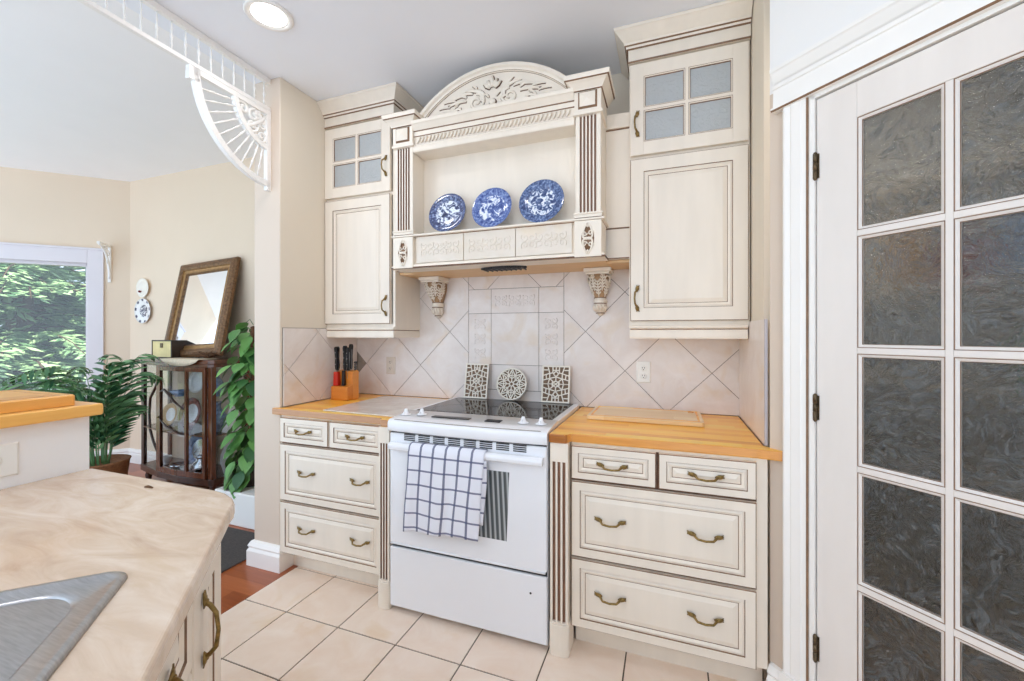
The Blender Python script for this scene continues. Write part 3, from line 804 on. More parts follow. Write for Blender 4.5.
for a, b in ((L0, L1), (R0, R1)):
    c = (a+b)/2; fx0, fx1 = c-.058, c+.058
    mb = MB(); fluted(mb, fx0, fx1, HY, 2.14, 1.870, 2.358, 5, .008, .016)
    pil = mb.build('pilaster', [CREAM, FLUTE], hood)
    mb = MB(); mb.box(a+.012, b-.012, HY-.008, 2.10, 1.688, 1.857)
    bl = mb.build('pilaster_block', CREAM, hood, bevel=.003)
    mb = MB(); rosette(mb, c, 1.772, HY-.010, .034, .060)
    MBg = MB(); MBg.lathe([(.030, 0), (.030, .0012), (.001, .0012)], (c, HY-.0075, 1.772), 24, axis='Y')
    for i, v in enumerate(MBg.v): v.z = 1.772+(v.z-1.772)*1.9
    MBg.build('carving_ground', GLAZE, bl)
    mb.build('carved_rosette', CREAM, bl)
    nk = [(0, 1.870), (.006, 1.872), (.006, 1.884), (.010, 1.888), (.010, 1.894), (0, 1.898)]
    crown(MB(), nk, fx0, fx1, HY, 2.10, 1, 1, [1, 0, 0, 0, 0]).build('pilaster_base', [CREAM, GLAZE], pil)
    mb = MB(); mb.box(fx0-.004, fx1+.004, HY-.010, 2.14, 2.357, 2.47, 0)
    ax, bx_, cz, dz = fx0+.018, fx1-.018, 2.378, 2.45
    lp = [[(ax+i, HY-.010-d, cz+i), (bx_-i, HY-.010-d, cz+i), (bx_-i, HY-.010-d, dz-i), (ax+i, HY-.010-d, dz-i)] for i, d in ((-.004, 0), (0, .003), (.004, .008), (.034, .016))]
    mb.loft(lp, 0, False, False, True, [1, 1, 0]); mb.f.append(([len(mb.v)-4+i for i in range(4)], 0, False))
    mb.build('cap_block', [CREAM, GLAZE], hood)
    cp = [(0, 2.346), (.010, 2.349), (.010, 2.361), (0, 2.364)]
    crown(MB(), cp, fx0, fx1, HY-.004, 2.12, 1, 1, [0, 0, 1]).build('cap_collar', [CREAM, GLAZE], hood)
    cr = [(0, 2.456), (.008, 2.458), (.010, 2.464), (.026, 2.484), (.036, 2.492), (.042, 2.496), (.046, 2.512), (.044, 2.517), (0, 2.519)]
    crown(MB(), cr, fx0-.002, fx1+.002, HY-.010, 2.14, 1, 1, [1, 0, 0, 0, 1, 0, 0, 0]).build('cap_cornice', [CREAM, GLAZE], hood)
# entablature between the caps
E0, E1 = L1-.012, R0+.012
en = [(0, 2.312), (.014, 2.313), (.017, 2.322), (.017, 2.338), (.010, 2.346), (.010, 2.352), (.004, 2.356), (.004, 2.398), (.009, 2.401), (.009, 2.424), (.014, 2.428), (.032, 2.452), (.038, 2.457), (.040, 2.472), (0, 2.474)]
em = [0, 0, 0, 0, 0, 1, 0, 1, 0, 1, 0, 0, 0, 0]
loops = [[(E0, 2.09, z), (E0, HY+.012-o, z), (E1, HY+.012-o, z), (E1, 2.09, z)] for o, z in en]
MB().loft(loops, 0, False, True, True, em).build('entablature', [CREAM, GLAZE], hood)
mb = MB(); n = 38
for i in range(n):
    x = E0+.02+(E1-E0-.04)*(i+.5)/n
    mb.tube([(x-.008, HY+.006, 2.361), (x-.002, HY+.001, 2.370), (x+.004, HY+.001, 2.382), (x+.008, HY+.006, 2.393)], [.003, .006, .006, .003], 6)
mb.build('rope_moulding', CREAM, hood)
# arched pediment
def arc(hw, rise, zb, n=32):
    Rr = (hw*hw+rise*rise)/(2*rise); cz = zb+rise-Rr; a = math.asin(min(1, hw/Rr))
    return [(HX+Rr*sin(-a+2*a*i/n), cz+Rr*cos(-a+2*a*i/n)) for i in range(n+1)]
hw, rise, zb = .488, .246, 2.474
o1 = arc(hw, rise, zb); i1 = arc(hw-.055, rise-.04, zb)
ay = 2.02
MB().loft([[(x, y, z) for x, z in o1] for y in (ay, 2.06)], 0).build('arch_panel', CREAM, hood)
mb = MB(); N = 33
def ring(k, d): return [((1-k)*o[0]+k*i[0], ay-d, (1-k)*o[1]+k*i[1]) for o, i in zip(o1, i1)]
lp = [ring(0, -.03), ring(0, .018), ring(.1, .024), ring(.45, .024), ring(.62, .014), ring(.9, .012), ring(.93, .010), ring(1, .004), ring(1, 0)]
mb.loft(lp, 0, False, False, False, [0, 0, 0, 0, 0, 1, 0, 1]); mb.build('arch_moulding', [CREAM, GLAZE], hood)
# carved applique in the tympanum
def applique(m_, y, dw, mm):
    cx, z0 = HX, 2.478
    for sg in (-1, 1):
        scroll(m_, cx+sg*.062, z0+.052, y, .033, 1.5, sg, pi/2, .006+dw, 28, mm)
        scroll(m_, cx+sg*.135, z0+.030, y, .024, 1.4, -sg, pi/2, .005+dw, 24, mm)
        scroll(m_, cx+sg*.245, z0+.012, y, .012, 1.3, sg, pi/2, .0035+dw, 18, mm)
        # acanthus leaves sweeping outward
        for (bx0, bz0, ang, L, w) in [(.03, .07, 70, .06, .011), (.05, .085, 50, .06, .011), (.075, .085, 35, .055, .010), (.10, .075, 60, .035, .009), (.10, .062, 20, .075, .010), (.13, .055, 40, .045, .008), (.155, .03, 15, .07, .009), (.17, .02, 45, .035, .007), (.02, .02, 150, .03, .009), (.02, .03, 20, .03, .008), (.09, .015, 10, .05, .008), (.045, .055, 110, .045, .009), (.10, .085, 15, .06, .009), (.12, .04, 5, .05, .008), (.14, .07, 30, .05, .008), (.19, .035, 10, .05, .008), (.215, .015, 30, .03, .006), (.06, .10, 80, .03, .008), (.165, .05, 30, .045, .007), (.03, .045, 60, .03, .007), (.015, .06, 80, .03, .007)]:
            pts = []; rad = []
            for i in range(7):
                t = i/6; a = R(ang-30*t)
                pts.append((cx+sg*(bx0+L*t*cos(a)), y-.002, z0+bz0+L*t*sin(a)*.8)); rad.append(max(.0012, w*sin(pi*(.15+.8*t))*.62)+dw)
            m_.tube(pts, rad, 6, mm, flat=.7)
    for i in range(5):
        a = R(90+(i-2)*24); L = .055 if i == 2 else .045
        m_.tube([(cx+.012*cos(a), y-.003, z0+.085+.012*sin(a)), (cx+L*.6*cos(a), y-.006, z0+.085+L*.6*sin(a)), (cx+L*cos(a), y-.003, z0+.085+L*sin(a))], [.004+dw, .0085+dw, .002+dw], 6, mm)
    m_.ball((cx, y-.003, z0+.04), .013+dw, 10, mm)
m1 = MB(); applique(m1, ay-.003, 0, 0); ap = m1.build('carved_scrollwork', CREAM, hood)
m1 = MB(); applique(m1, ay+.0035, .0026, 0); m1.build('carving_ground', DGLAZE, ap)
for m_ in (ap, ap.children[0]):
    for v in m_.data.vertices: v.co.x = HX+(v.co.x-HX)*1.5; v.co.z = 2.478+(v.co.z-2.478)*1.36
# extractor inlet and spot lamps under the hood
mb = MB(); mb.lathe([(.13, 0), (.13, -.012), (.115, -.014), (.001, -.014)], (-.825, 2.10, 1.69), 28, sy=.45); v = mb.build('extractor_inlet', DARK, hood)
mb = MB()
for i in range(9): mb.box(-.935+i*.0275, -.93+i*.0275, 2.055, 2.145, 1.672, 1.678)
mb.build('inlet_grille', BLACK, v)
for x in (-1.20, -.50):
    MB().lathe([(.03, 0), (.03, -.004), (.022, -.005), (.001, -.003)], (x, 2.06, 1.69), 18).build('spot_lamp', WHITE, hood)

# corbels under the hood
def corbel(cx, label):
    r = thing('corbel', (cx, BY-.006, 1.43), label, 'corbel')
    yb = BY-.006
    mb = MB(); mb.box(cx-.072, cx+.072, yb-.135, yb, 1.664, 1.685); mb.box(cx-.064, cx+.064, yb-.125, yb, 1.652, 1.664); mb.build('top_plate', CREAM, r, bevel=.004)
    prof = [(1.652, .056, .115), (1.62, .054, .110), (1.58, .046, .092), (1.545, .034, .066), (1.528, .030, .056), (1.52, .034, .060), (1.508, .036, .062), (1.498, .031, .054), (1.485, .034, .056), (1.465, .032, .050), (1.448, .022, .034), (1.432, .008, .014)]
    loops = []
    for z, w, d in prof:
        loops.append([(cx-w, yb, z)]+[(cx-w*cos(pi*i/10), yb-d*(.35+.65*sin(pi*i/10)), z) for i in range(11)]+[(cx+w, yb, z)])
    mb = MB(); mb.loft(loops, 0, True, True, True, [1]*4+[0]*7); b = mb.build('body', [CREAM, plain('tan_carving_glaze', S(178,142,106), .5, var=.15, nscale=30)], r)
    gm, cm = MB(), MB()
    import bisect
    def surf(a, z, k=1.0):
        for q in range(len(prof)-1):
            if prof[q][0] >= z >= prof[q+1][0]:
                f_ = (prof[q][0]-z)/(prof[q][0]-prof[q+1][0]); w = prof[q][1]+(prof[q+1][1]-prof[q][1])*f_; d = prof[q][2]+(prof[q+1][2]-prof[q][2])*f_
                return Vector((cx-w*cos(a)*k, yb-d*(.35+.65*sin(a))*k, z))
    def acanthus(a0, z0, z1, wa, curl):
        n = 5
        spine = [surf(a0, z0+(z1-z0)*q/n, 1.04) for q in range(n+1)]
        tip = surf(a0, z1, 1.04+curl); tip.z += .004; end = surf(a0, z1, 1.06+curl); end.z -= .008
        cm.tube(spine+[tip, end], [.0025, .0042, .005, .005, .0045, .0045, .0045, .002], 6)
        for q in range(1, n+1):
            z = z0+(z1-z0)*q/n
            for sg in (-1, 1):
                b = a0+sg*wa*(.5+.5*sin(pi*q/n)); zz = min(1.648, z+.012)
                cm.tube([surf(a0, z, 1.03), surf(a0+sg*wa*.4, z+.004, 1.07), surf(b, zz, 1.09), surf(b+sg*wa*.12, zz-.004, 1.10)], [.003, .0048, .0042, .0018], 5)
    for i in range(3): acanthus(pi*(i+.5)/3, 1.533, 1.61, .36, .06)
    for i in range(4): acanthus(pi*i/3*.92+.125, 1.565, 1.645, .26, .10)
    for sg in (-1, 1):
        vol = [surf(pi/2+sg*(.95+.28*cos(t)), 1.622+.020*sin(t), 1.14+.008*t) for t in [q*.55 for q in range(14)]]
        cm.tube(vol, [.0045-.0002*q for q in range(14)], 6)
    for i in range(6):
        a = pi*(i+.5)/6; c_, s_ = cos(a), .35+.65*sin(a)
        cm.tube([(cx-.034*c_, yb-.058*s_, 1.492), (cx-.036*c_, yb-.06*s_, 1.475), (cx-.03*c_, yb-.05*s_, 1.456)], [.003, .007, .003], 6)
    for z, k in ((1.53, .0325), (1.499, .0335), (1.446, .022)):
        gm.tube([(cx-k*cos(pi*i/10), yb-(k*1.75)*(.35+.65*sin(pi*i/10)), z) for i in range(11)], .0025, 5)
    cm.build('acanthus_leaves', CREAM, b); gm.build('carving_ground', GLAZE, b)
corbel(-1.385, 'carved cream corbel under the hood, beside the left wall cabinet')
corbel(-.355, 'carved cream corbel under the hood, beside the right wall cabinet')

# three plates on the hood shelf
def plate(cx, R_, mat, label, tilt=12):
    # stands on the shelf at z=1.868, leaning back
    y = 2.02; z = 1.869
    mb = MB()
    pr = [(.001, .010), (.3*R_, .010), (.62*R_, .010), (.70*R_, .014), (.98*R_, .0225), (R_, .021), (R_*.97, .0185), (.70*R_, .0095), (.60*R_, .0045), (.5*R_, .0045), (.48*R_, .0015), (.46*R_, .004), (.001, .004)]
    # axis along -Y (front faces the camera)
    mb.lathe(pr, (0, 0, 0), 40, axis='Y')
    o = mb.build('plate', mat, None, origin=(0, 0, 0))
    for p in o.data.polygons: p.use_smooth = True
    o.matrix_basis = T((cx, y+.002, z+R_*cos(R(tilt)))) @ RX(-tilt)
    W[o] = o.matrix_basis
    return tag(o, label, 'plate', 'blue patterned plates on the hood shelf')
plate(-1.112, .111, PLATES[0], 'leftmost dark blue and white plate leaning on the hood shelf')
plate(-.853, .111, PLATES[1], 'middle bright blue and white plate leaning on the hood shelf')
plate(-.587, .116, PLATES[2], 'rightmost and largest blue and white plate on the hood shelf')

# ================================================================== range
rx0, rx1 = -1.258, -.47; rc = (rx0+rx1)/2
rg = thing('range', (rc, 2.03, 0), 'white slide-in electric range with black glass cooktop and storage drawer', 'range')
fy = 1.716
MB().box(rx0+.004, rx1-.004, fy, 2.36, .02, .90).build('body', ENAMEL, rg)
for sx in (rx0+.06, rx1-.06):
    for sy in (1.80, 2.28): MB().lathe([(.018, 0), (.018, .012), (.01, .014), (.01, .03)], (sx, sy, 0), 12).build('foot', BLACK, rg)
MB().box(rx0+.004, rx1-.004, 1.699, fy, .028, .312).build('storage_drawer', ENAMEL, rg, bevel=.006, seg=3)
MB().box(rx0+.006, rx1-.006, 1.712, fy+.003, .31, .334).build('drawer_reveal', DARK, rg)
door_r = MB().box(rx0+.004, rx1-.004, 1.697, fy, .332, .858).build('oven_door', ENAMEL, rg, bevel=.008, seg=3)
MB().tube([(rx0+.01, 1.7, .331), (rx1-.01, 1.7, .331)], .006, 8).build('door_lower_trim', ENAMEL, door_r)
mb = MB(); mb.add([(-1.088, 1.6965, .437), (-.652, 1.6965, .437), (-.64, 1.6965, .735), (-1.076, 1.6965, .735), (-1.088, 1.700, .437), (-.652, 1.700, .437), (-.64, 1.700, .735), (-1.076, 1.700, .735)], [(0,1,2,3), (4,5,6,7), (0,1,5,4), (1,2,6,5), (2,3,7,6), (3,0,4,7)])
mb.build('oven_window', STRIPEW, door_r)
for k in range(8):
    a = -1.172+k*.0785
    mb = MB()
    for q in range(4): mb.box(a, a+.06, 1.6955, 1.700, .8275+q*.0086, .8325+q*.0086)
    mb.build('vent', DARK, door_r)
# handle: broad lip the width of the door
hp_ = [(1.699, .809), (1.690, .819), (1.672, .818), (1.661, .812), (1.658, .802), (1.660, .789), (1.666, .785), (1.676, .786), (1.684, .792)]
mb = MB(); mb.loft([[(x, y, z) for y, z in hp_] for x in (rx0+.02, rx1-.014)])
mb.box(rx0+.022, rx0+.05, 1.672, 1.698, .785, .816); mb.box(rx1-.044, rx1-.016, 1.672, 1.698, .785, .816)
mb.build('door_handle', ENAMEL, door_r, bevel=.002)
MB().box(rx0+.008, rx1-.008, 1.706, fy+.004, .856, .868).build('door_reveal', DARK, rg)
# control panel with bowed front
nb = 10
def bow(k, y): return y-.016*(1-(2*k-1)**2)
def cp(yv, z, bowed=1): return [(rx0+(rx1-rx0)*i/nb, (bow(i/nb, yv) if bowed else yv), z) for i in range(nb+1)]
prof = [(1.72, .866), (1.690, .868), (1.686, .876), (1.686, .905), (1.690, .915), (1.702, .922), (1.75, .926), (1.86, .936)]
mb = MB(); loops = [cp(a, b) for a, b in prof[:-1]]+[cp(1.875, .937, 0), cp(1.875, .90, 0), cp(1.72, .866, 0)]
mb.loft(loops, 0, True, False, False)
for e in (0, nb):
    L = [loops[i][e] for i in range(len(loops))]; mb.add(L, [list(range(len(L)))])
mb.build('control_panel', ENAMEL, rg)
MB().tube([(rx0+.03+(rx1-rx0-.06)*i/12, bow((.03+(rx1-rx0-.06)*i/12)/(rx1-rx0), 1.700), .9225) for i in range(13)], .0014, 5).build('panel_seam', GROUT, rg)
def pz(y): return .926+(y-1.75)*(.0105/.12)
mb = MB(); mb.prism([(-1.07, 1.772), (-.872, 1.772), (-.872, 1.808), (-1.07, 1.808)], .928, .9325); mb.build('display', BLACK, rg)
mb = MB(); mb.prism([(-.79, 1.770), (-.715, 1.770), (-.715, 1.812), (-.79, 1.812)], .928, .9325); mb.build('key_pad', DARK, rg)
for kx, ky in ((-1.225, 1.79), (-1.145, 1.808), (-.612, 1.80), (-.528, 1.80)):
    mb = MB(); z = pz(ky)
    mb.lathe([(.026, .0), (.026, .003), (.022, .005), (.014, .008), (.010, .017), (.008, .026), (.006, .029), (.001, .029)], (kx, ky, z), 20)
    kn = mb.build('knob', ENAMEL, rg)
    MB().box(kx-.0022, kx+.0022, ky-.022, ky-.006, z+.004, z+.016).build('knob_grip', ENAMEL, kn, bevel=.001)
# cooktop
MB().box(rx0, rx1, 1.87, 2.372, .90, .934).build('cooktop_frame', ENAMEL, rg, bevel=.006, seg=3)
ct = MB().box(rx0+.03, rx1-.03, 1.885, 2.352, .930, .9365).build('cooktop_glass', COOK, rg, bevel=.002)
RINGM = plain('burner_ring', S(92,86,84), .3)
for bx_, by_, br in ((-1.07, 2.0, .105), (-.66, 2.0, .08), (-1.07, 2.25, .08), (-.66, 2.24, .105)):
    mb = MB(); mb.lathe([(br, 0), (br, .0006), (br-.003, .0006), (br-.003, 0)], (bx_, by_, .9364), 40); mb.build('burner_ring', RINGM, ct)
# drawer lock spot
MB().lathe([(.005, 0), (.004, .002), (.001, .002)], (-.545, 1.699, .235), 10, axis='Y').build('lock_button', DARK, rg)

# checked towel over the handle
def towel():
    nx, nu = 40, 48; xa, xb = -1.118, -.738
    prof = [(1.694, .8235), (1.680, .8245), (1.666, .821), (1.657, .813), (1.6535, .798)]
    L = [0]
    for i in range(1, 5): L.append(L[-1]+sqrt((prof[i][0]-prof[i-1][0])**2+(prof[i][1]-prof[i-1][1])**2))
    m_ = MB(); m_.uv = []; V = []; F = []
    for j in range(nu+1):
        for i in range(nx+1):
            k = i/nx; x = xa+(xb-xa)*k
            if j < 5: y, z = prof[j]; l = L[j]
            else:
                t = (j-4)/(nu-4); zb = .424+.016*k; z = .798+(zb-.798)*t; l = L[4]+(.798-z)
                amp = .006*min(1, t*1.6)
                y = 1.6515-amp*(.6*sin(k*17+t*1.2)+.4*sin(k*29+.6))-.002*t
                x += -.022*t-.010*t*k+.003*sin(t*6+k*9)*t
                z += .004*sin(k*11)*t
            V.append((x, y, z)); m_.uv.append((x-xa+.03 if j < 5 else xa*0+k*(xb-xa)+.03, l+.02))
    for j in range(nu):
        for i in range(nx): a = j*(nx+1)+i; F.append((a, a+1, a+nx+2, a+nx+1))
    m_.add(V, F, 0, True)
    # the back layer of the fold, showing past the right edge
    b0 = len(V); V2 = []
    for j in range(15):
        for i in range(5):
            k = i/4; t = j/14; z = .784+(.505-.784)*t
            V2.append((-.784+.052*k-.012*t+.004*sin(t*5), 1.664-.004*sin(k*3+t*3)-.004*t, z)); m_.uv.append((.36+.05*k, .07+.28*t))
    m_.add(V2, [(j*5+i, j*5+i+1, j*5+i+6, j*5+i+5) for j in range(14) for i in range(4)], 0, True)
    o = m_.build('dish_towel', TOWEL); s = o.modifiers.new('thick', 'SOLIDIFY'); s.thickness = .003; s.offset = 1
    tag(o, 'blue checked white dish towel hanging over the oven door handle', 'towel')
towel()

# pierced trivets leaning behind the cooktop
def lat(mb, d, wt):
    def bar(p, q, ww=wt, dd=d):
        a, b = Vector(p), Vector(q); n = (b-a).normalized(); s_ = Vector((-n.y, n.x))*ww/2
        mb.add([(a.x-s_.x, -dd, a.y-s_.y), (b.x-s_.x, -dd, b.y-s_.y), (b.x+s_.x, -dd, b.y+s_.y), (a.x+s_.x, -dd, a.y+s_.y), (a.x-s_.x, 0, a.y-s_.y), (b.x-s_.x, 0, b.y-s_.y), (b.x+s_.x, 0, b.y+s_.y), (a.x+s_.x, 0, a.y+s_.y)],
               [(0,1,2,3), (4,5,6,7), (0,1,5,4), (1,2,6,5), (2,3,7,6), (3,0,4,7)])
    def ring(c, rr, n=10, ww=wt, a0=0):
        for i in range(n):
            a, b = a0+2*pi*i/n, a0+2*pi*(i+1)/n
            bar((c[0]+rr*cos(a), c[1]+rr*sin(a)), (c[0]+rr*cos(b), c[1]+rr*sin(b)), ww)
    return bar, ring
def trivet_rect(cx, w, h, label, tilt):
    r = thing('trivet', (cx, 2.34, .937), label, 'trivet')
    M = T((cx, 2.338, .938)) @ RX(-tilt); d = .008; fw = .009
    MB(M).box(-w/2+.002, w/2-.002, -.002, 0, .002, h-.002).build('dark_backing', TRIVB, r)
    mb = MB(M)
    for a, b, c, e in ((-w/2, w/2, 0, fw), (-w/2, w/2, h-fw, h), (-w/2, -w/2+fw, fw, h-fw), (w/2-fw, w/2, fw, h-fw)): mb.box(a, b, -d, -.001, c, e)
    mb.build('rim', IVORY, r, bevel=.001)
    mb = MB(M); bar, ring = lat(mb, d-.001, .0058); W_, H_ = w/2-fw, h-2*fw; m = fw+H_/2
    for sx in (-1, 1):
        for sz in (-1, 1):
            P = lambda u, v: (sx*u*W_, m+sz*v*H_/2)
            for p, q in (((0, 0), (.5, .32)), ((.5, .32), (1, .22)), ((.5, .32), (.5, .62)), ((0, .42), (.5, .32)), ((0, .42), (.26, .66)), ((.5, .62), (.26, .66)), ((.26, .66), (.26, 1)), ((.5, .62), (1, .5)), ((.5, .62), (.66, 1)), ((.66, .82), (1, .82)), ((0, .8), (.26, .82)), ((.5, .32), (.62, 0)), ((.75, .25), (.8, .58)), ((.25, .16), (.3, 0)), ((.3, 0), (1, 0))): bar(P(*p), P(*q))
    ring((0, m), .017, 8); ring((0, m+H_*.3), .013, 8); ring((0, m-H_*.3), .013, 8)
    bar((0, m+.017), (0, m+H_*.23)); bar((0, m-.017), (0, m-H_*.23)); bar((0, m+H_*.37), (0, m+H_*.5)); bar((0, m-H_*.37), (0, m-H_*.5))
    mb.build('pierced_lattice', IVORY, r)
trivet_rect(-1.103, .155, .212, 'leftmost rectangular pierced ivory trivet leaning behind the cooktop', 10)
trivet_rect(-.603, .165, .212, 'rightmost rectangular pierced ivory trivet leaning behind the cooktop', 9)
rt = thing('trivet', (-.873, 2.34, .937), 'round pierced ivory trivet leaning behind the cooktop', 'trivet')
M = T((-.873, 2.336, .938)) @ RX(-12); rr_ = .096
mb = MB(M); mb.lathe([(rr_-.002, 0), (rr_-.002, .002), (.001, .002)], (0, 0, rr_), 40, axis='Y'); mb.build('dark_backing', TRIVB, rt)
mb = MB(M); mb.lathe([(rr_, .001), (rr_, .008), (rr_-.009, .008), (rr_-.009, .001), (rr_, .001)], (0, 0, rr_), 40, axis='Y'); mb.build('rim', IVORY, rt)
mb = MB(M); bar, ring = lat(mb, .007, .0058); c = (0, rr_); ring(c, .013, 8); ring(c, .052, 16, .005)
for i in range(8):
    a = 2*pi*i/8; p = lambda r_, a_: (c[0]+r_*cos(a_), c[1]+r_*sin(a_)); h_ = pi/8
    bar(p(.013, a), p(.052, a)); bar(p(.052, a-h_), p(.088, a)); bar(p(.052, a+h_), p(.088, a)); bar(p(.052, a), p(.072, a), .005)
    bar(p(.030, a), p(.052, a+h_), .005); bar(p(.030, a), p(.052, a-h_), .005); bar(p(.07, a+h_), p(.09, a+h_*.55), .005); bar(p(.07, a+h_), p(.09, a+h_*1.45), .005); bar(p(.052, a+h_), p(.07, a+h_), .005)
mb.build('pierced_lattice', IVORY, rt)
# ================================================================== peninsula
PF = RZ(135)
struct(MB().box(-1.84, -1.70, -1.4, .782, 0, 1.076).build('wall_peninsula', WALLW, bevel=.004))
mb = MB(); mb.box(-2.08, -1.664, -1.4, .80, 1.077, 1.113)
tag(mb.build('bar_top', BARTOP, bevel=.006, seg=3), 'honey-coloured wooden bar top on the white half wall', 'bar top')
r = thing('cutting_board', (-1.86, .45, 1.114), 'wooden board lying on the bar top at the left edge', 'cutting board')
mb = MB(); A = rrect(-2.03, -1.695, .10, .748, .012)
mb.loft([[(x, y, 1.114) for x, y in A], [(x, y, 1.142) for x, y in A], [(x+(.004 if x < -1.85 else -.004), y+(.004 if y < .4 else -.004), 1.146) for x, y in A]]); mb.build('board', BARTOP, r)
mb = MB()
for x0, x1 in ((-2.005, -1.998), (-1.728, -1.721)): mb.box(x0, x1, .13, .72, 1.1455, 1.1465)
for y0, y1 in ((.13, .137), (.713, .72)): mb.box(-2.005, -1.721, y0, y1, 1.1455, 1.1465)
mb.build('juice_groove', BUTEDGE, r)
r = thing('wall_outlet', (-1.70, .55, .94), 'white outlet plate on the half wall under the bar top', 'outlet')
mb = MB(); mb.loft([[(-1.70+d, .553+a*(.073-i), .985+b*(.045-i)) for a, b in ((-1,-1),(1,-1),(1,1),(-1,1))] for i, d in ((0, 0), (0, .003), (.004, .006))]); mb.build('cover_plate', PLASTW, r)
for q in (-1, 1):
    f = MB(T((-1.695, .553+q*.024, .985)) @ RZ(90)).lathe([(.0165, -.003), (.0165, .003), (.014, .004), (.001, .004)], n=16, axis='Y').build('socket', PLASTW, r)
    mb = MB()
    for k in (-1, 1): mb.box(-1.694, -1.690, .553+q*.024-.004, .553+q*.024+.004, .985+k*.006-.001, .985+k*.006+.001)
    mb.build('socket_slot', DARK, f)

pen = thing('base_cabinet', (-1.0, .1, 0), 'cream peninsula cabinet under the stone sink counter', 'cabinet')
cpoly = [(-1.690, -1.2), (-.12, -1.2), (-.12, -.214), (-1.084, .75), (-1.690, .75)]
# carcass as a shell (open top, the sink hangs inside)
mb = MB()
for i in range(5):
    p0, p1 = Vector(cpoly[i]), Vector(cpoly[(i+1) % 5]); d = (p1-p0).normalized(); n = Vector((-d.y, d.x))*.018
    mb.prism([tuple(p0), tuple(p1), tuple(p1+n), tuple(p0+n)], .115, .872)
mb.prism(cpoly, .115, .13)
mb.build('carcass', CREAM, pen)
kp = [(-1.66, -1.17), (-.19, -1.17), (-.19, -.24), (-1.11, .68), (-1.66, .70)]
mb = MB(); mb.prism(kp, 0, .118); mb.build('toe_kick', CREAM, pen)
f = .215
d1 = panel(MB(PF), .985, 1.236, .125, .866, f, .075, ge=0).build('door', [CREAM, GLAZE], pen)
place('handle', BOWL, PF @ T((1.045, f, .725)) @ RY(90), d1)
for a, b in ((.535, .975), (.085, .525)):
    dr = panel(MB(PF), a, b, .70, .866, f, .036, ge=0).build('drawer', [CREAM, GLAZE], pen)
    place('handle', BOW, PF @ T(((a+b)/2+.03, f, .785)), dr)
    dd = panel(MB(PF), a, b, .125, .692, f, .06, ge=0).build('door', [CREAM, GLAZE], pen)
    place('handle', BOWL, PF @ T((b-.03, f, .56)) @ RY(90), dd)
# counter with the sink opening cut out
edge = [(-1.699, -1.25), (-.03, -1.25), (-.03, -.24), (-.982, .713), (-1.0, .735), (-1.02, .752), (-1.055, .772), (-1.10, .787), (-1.15, .792), (-1.699, .788)]
top = MB().prism(edge, .873, .91).build('countertop', GRANITE, bevel=.009, seg=4)
cut = MB(PF); cut.prism(rrect(.21, .945, .315, .785, .05), .8, 1.0)
co = cut.build('cutter', GRANITE)
bmod = top.modifiers.new('cut', 'BOOLEAN'); bmod.object = co; bmod.operation = 'DIFFERENCE'; bmod.solver = 'EXACT'
dg = bpy.context.evaluated_depsgraph_get(); me = bpy.data.meshes.new_from_object(top.evaluated_get(dg))
top.modifiers.clear(); top.data = me; bpy.data.objects.remove(co)
tag(top, 'beige stone countertop around the steel sink on the peninsula', 'countertop')
# sink
sk = thing('kitchen_sink', tuple(PF @ Vector((.58, .54, .73))), 'stainless steel sink set into the beige stone counter', 'sink')
def rl(x0, x1, y0, y1, rr, z): return [(x, y, z) for x, y in rrect(x0, x1, y0, y1, rr, 8)]
ox = (.185, .965, .297, .805)
def ins(i, z, rr): return rl(ox[0]+i, ox[1]-i, ox[2]+i, ox[3]-i, rr, z)
mb = MB(PF)
mb.loft([ins(0, .9095, .035), ins(.001, .914, .035), ins(.005, .9165, .034), ins(.012, .9165, .032), ins(.016, .914, .03), ins(.038, .9135, .06),
         ins(.044, .911, .07), ins(.05, .90, .075), ins(.056, .86, .08), ins(.066, .76, .085), ins(.08, .742, .08), ins(.11, .735, .06), ins(.2, .733, .02)], 0, True, True)
mb.build('basin', STEEL, sk)
mb = MB(PF); mb.lathe([(.045, .0), (.045, .003), (.036, .004), (.034, -.004), (.001, -.004)], (.58, .55, .7345), 24); dr = mb.build('drain', STEEL, sk)
mb = MB(PF)
for i in range(8): mb.lathe([(.004, 0), (.004, .001)], (.58+.02*cos(i*pi/4), .55+.02*sin(i*pi/4), .7310), 8)
mb.build('drain_holes', DARK, dr)
# the small dark chip on the counter
mb = MB(); mb.tube([(-1.345, .735, .911), (-1.335, .738, .9125), (-1.318, .739, .911)], [.002, .004, .002], 6); tag(mb.build('twig_scrap', DRIED), 'tiny dark scrap lying on the beige stone counter', 'scrap')

# ================================================================== fretwork over the opening
FRK = T((-2.13, 1.775, 0)) @ RZ(180) @ RZ(-2.6) @ RZ(0)
# local frame: runs from the pillar toward the viewer along u; x_world ~ -2.13+.045u
def fp(u, z, off=0): return (-2.13+.045*u+off, 1.775-u, z)
sp = thing('fretwork_spandrel', (-2.1, .8, 2.6), 'white spindle fretwork rail hanging along the edge of the kitchen ceiling', 'fretwork')
FL = 3.0
def fbar(mb, u0, u1, z0, z1, w):
    mb.loft([[fp(u, z0, -w), fp(u, z0, w), fp(u, z1, w), fp(u, z1, -w)] for u in (u0, u1)])
for z0, z1, w in ((2.748, 2.779, .012), (2.594, 2.612, .012)):
    mb = MB(); fbar(mb, 0, FL, z0, z1, w)
    if z0 < 2.7: fbar(mb, 0, FL, z1, z1+.005, .008)
    mb.build('rail', WHITE, sp, bevel=.003)
spi = MB(); spi.lathe([(.0032, 0), (.0032, .03), (.0055, .034), (.0032, .04), (.003, .055), (.0068, .072), (.003, .09), (.0032, .1), (.0055, .106), (.0032, .112), (.0032, .142)], n=8)
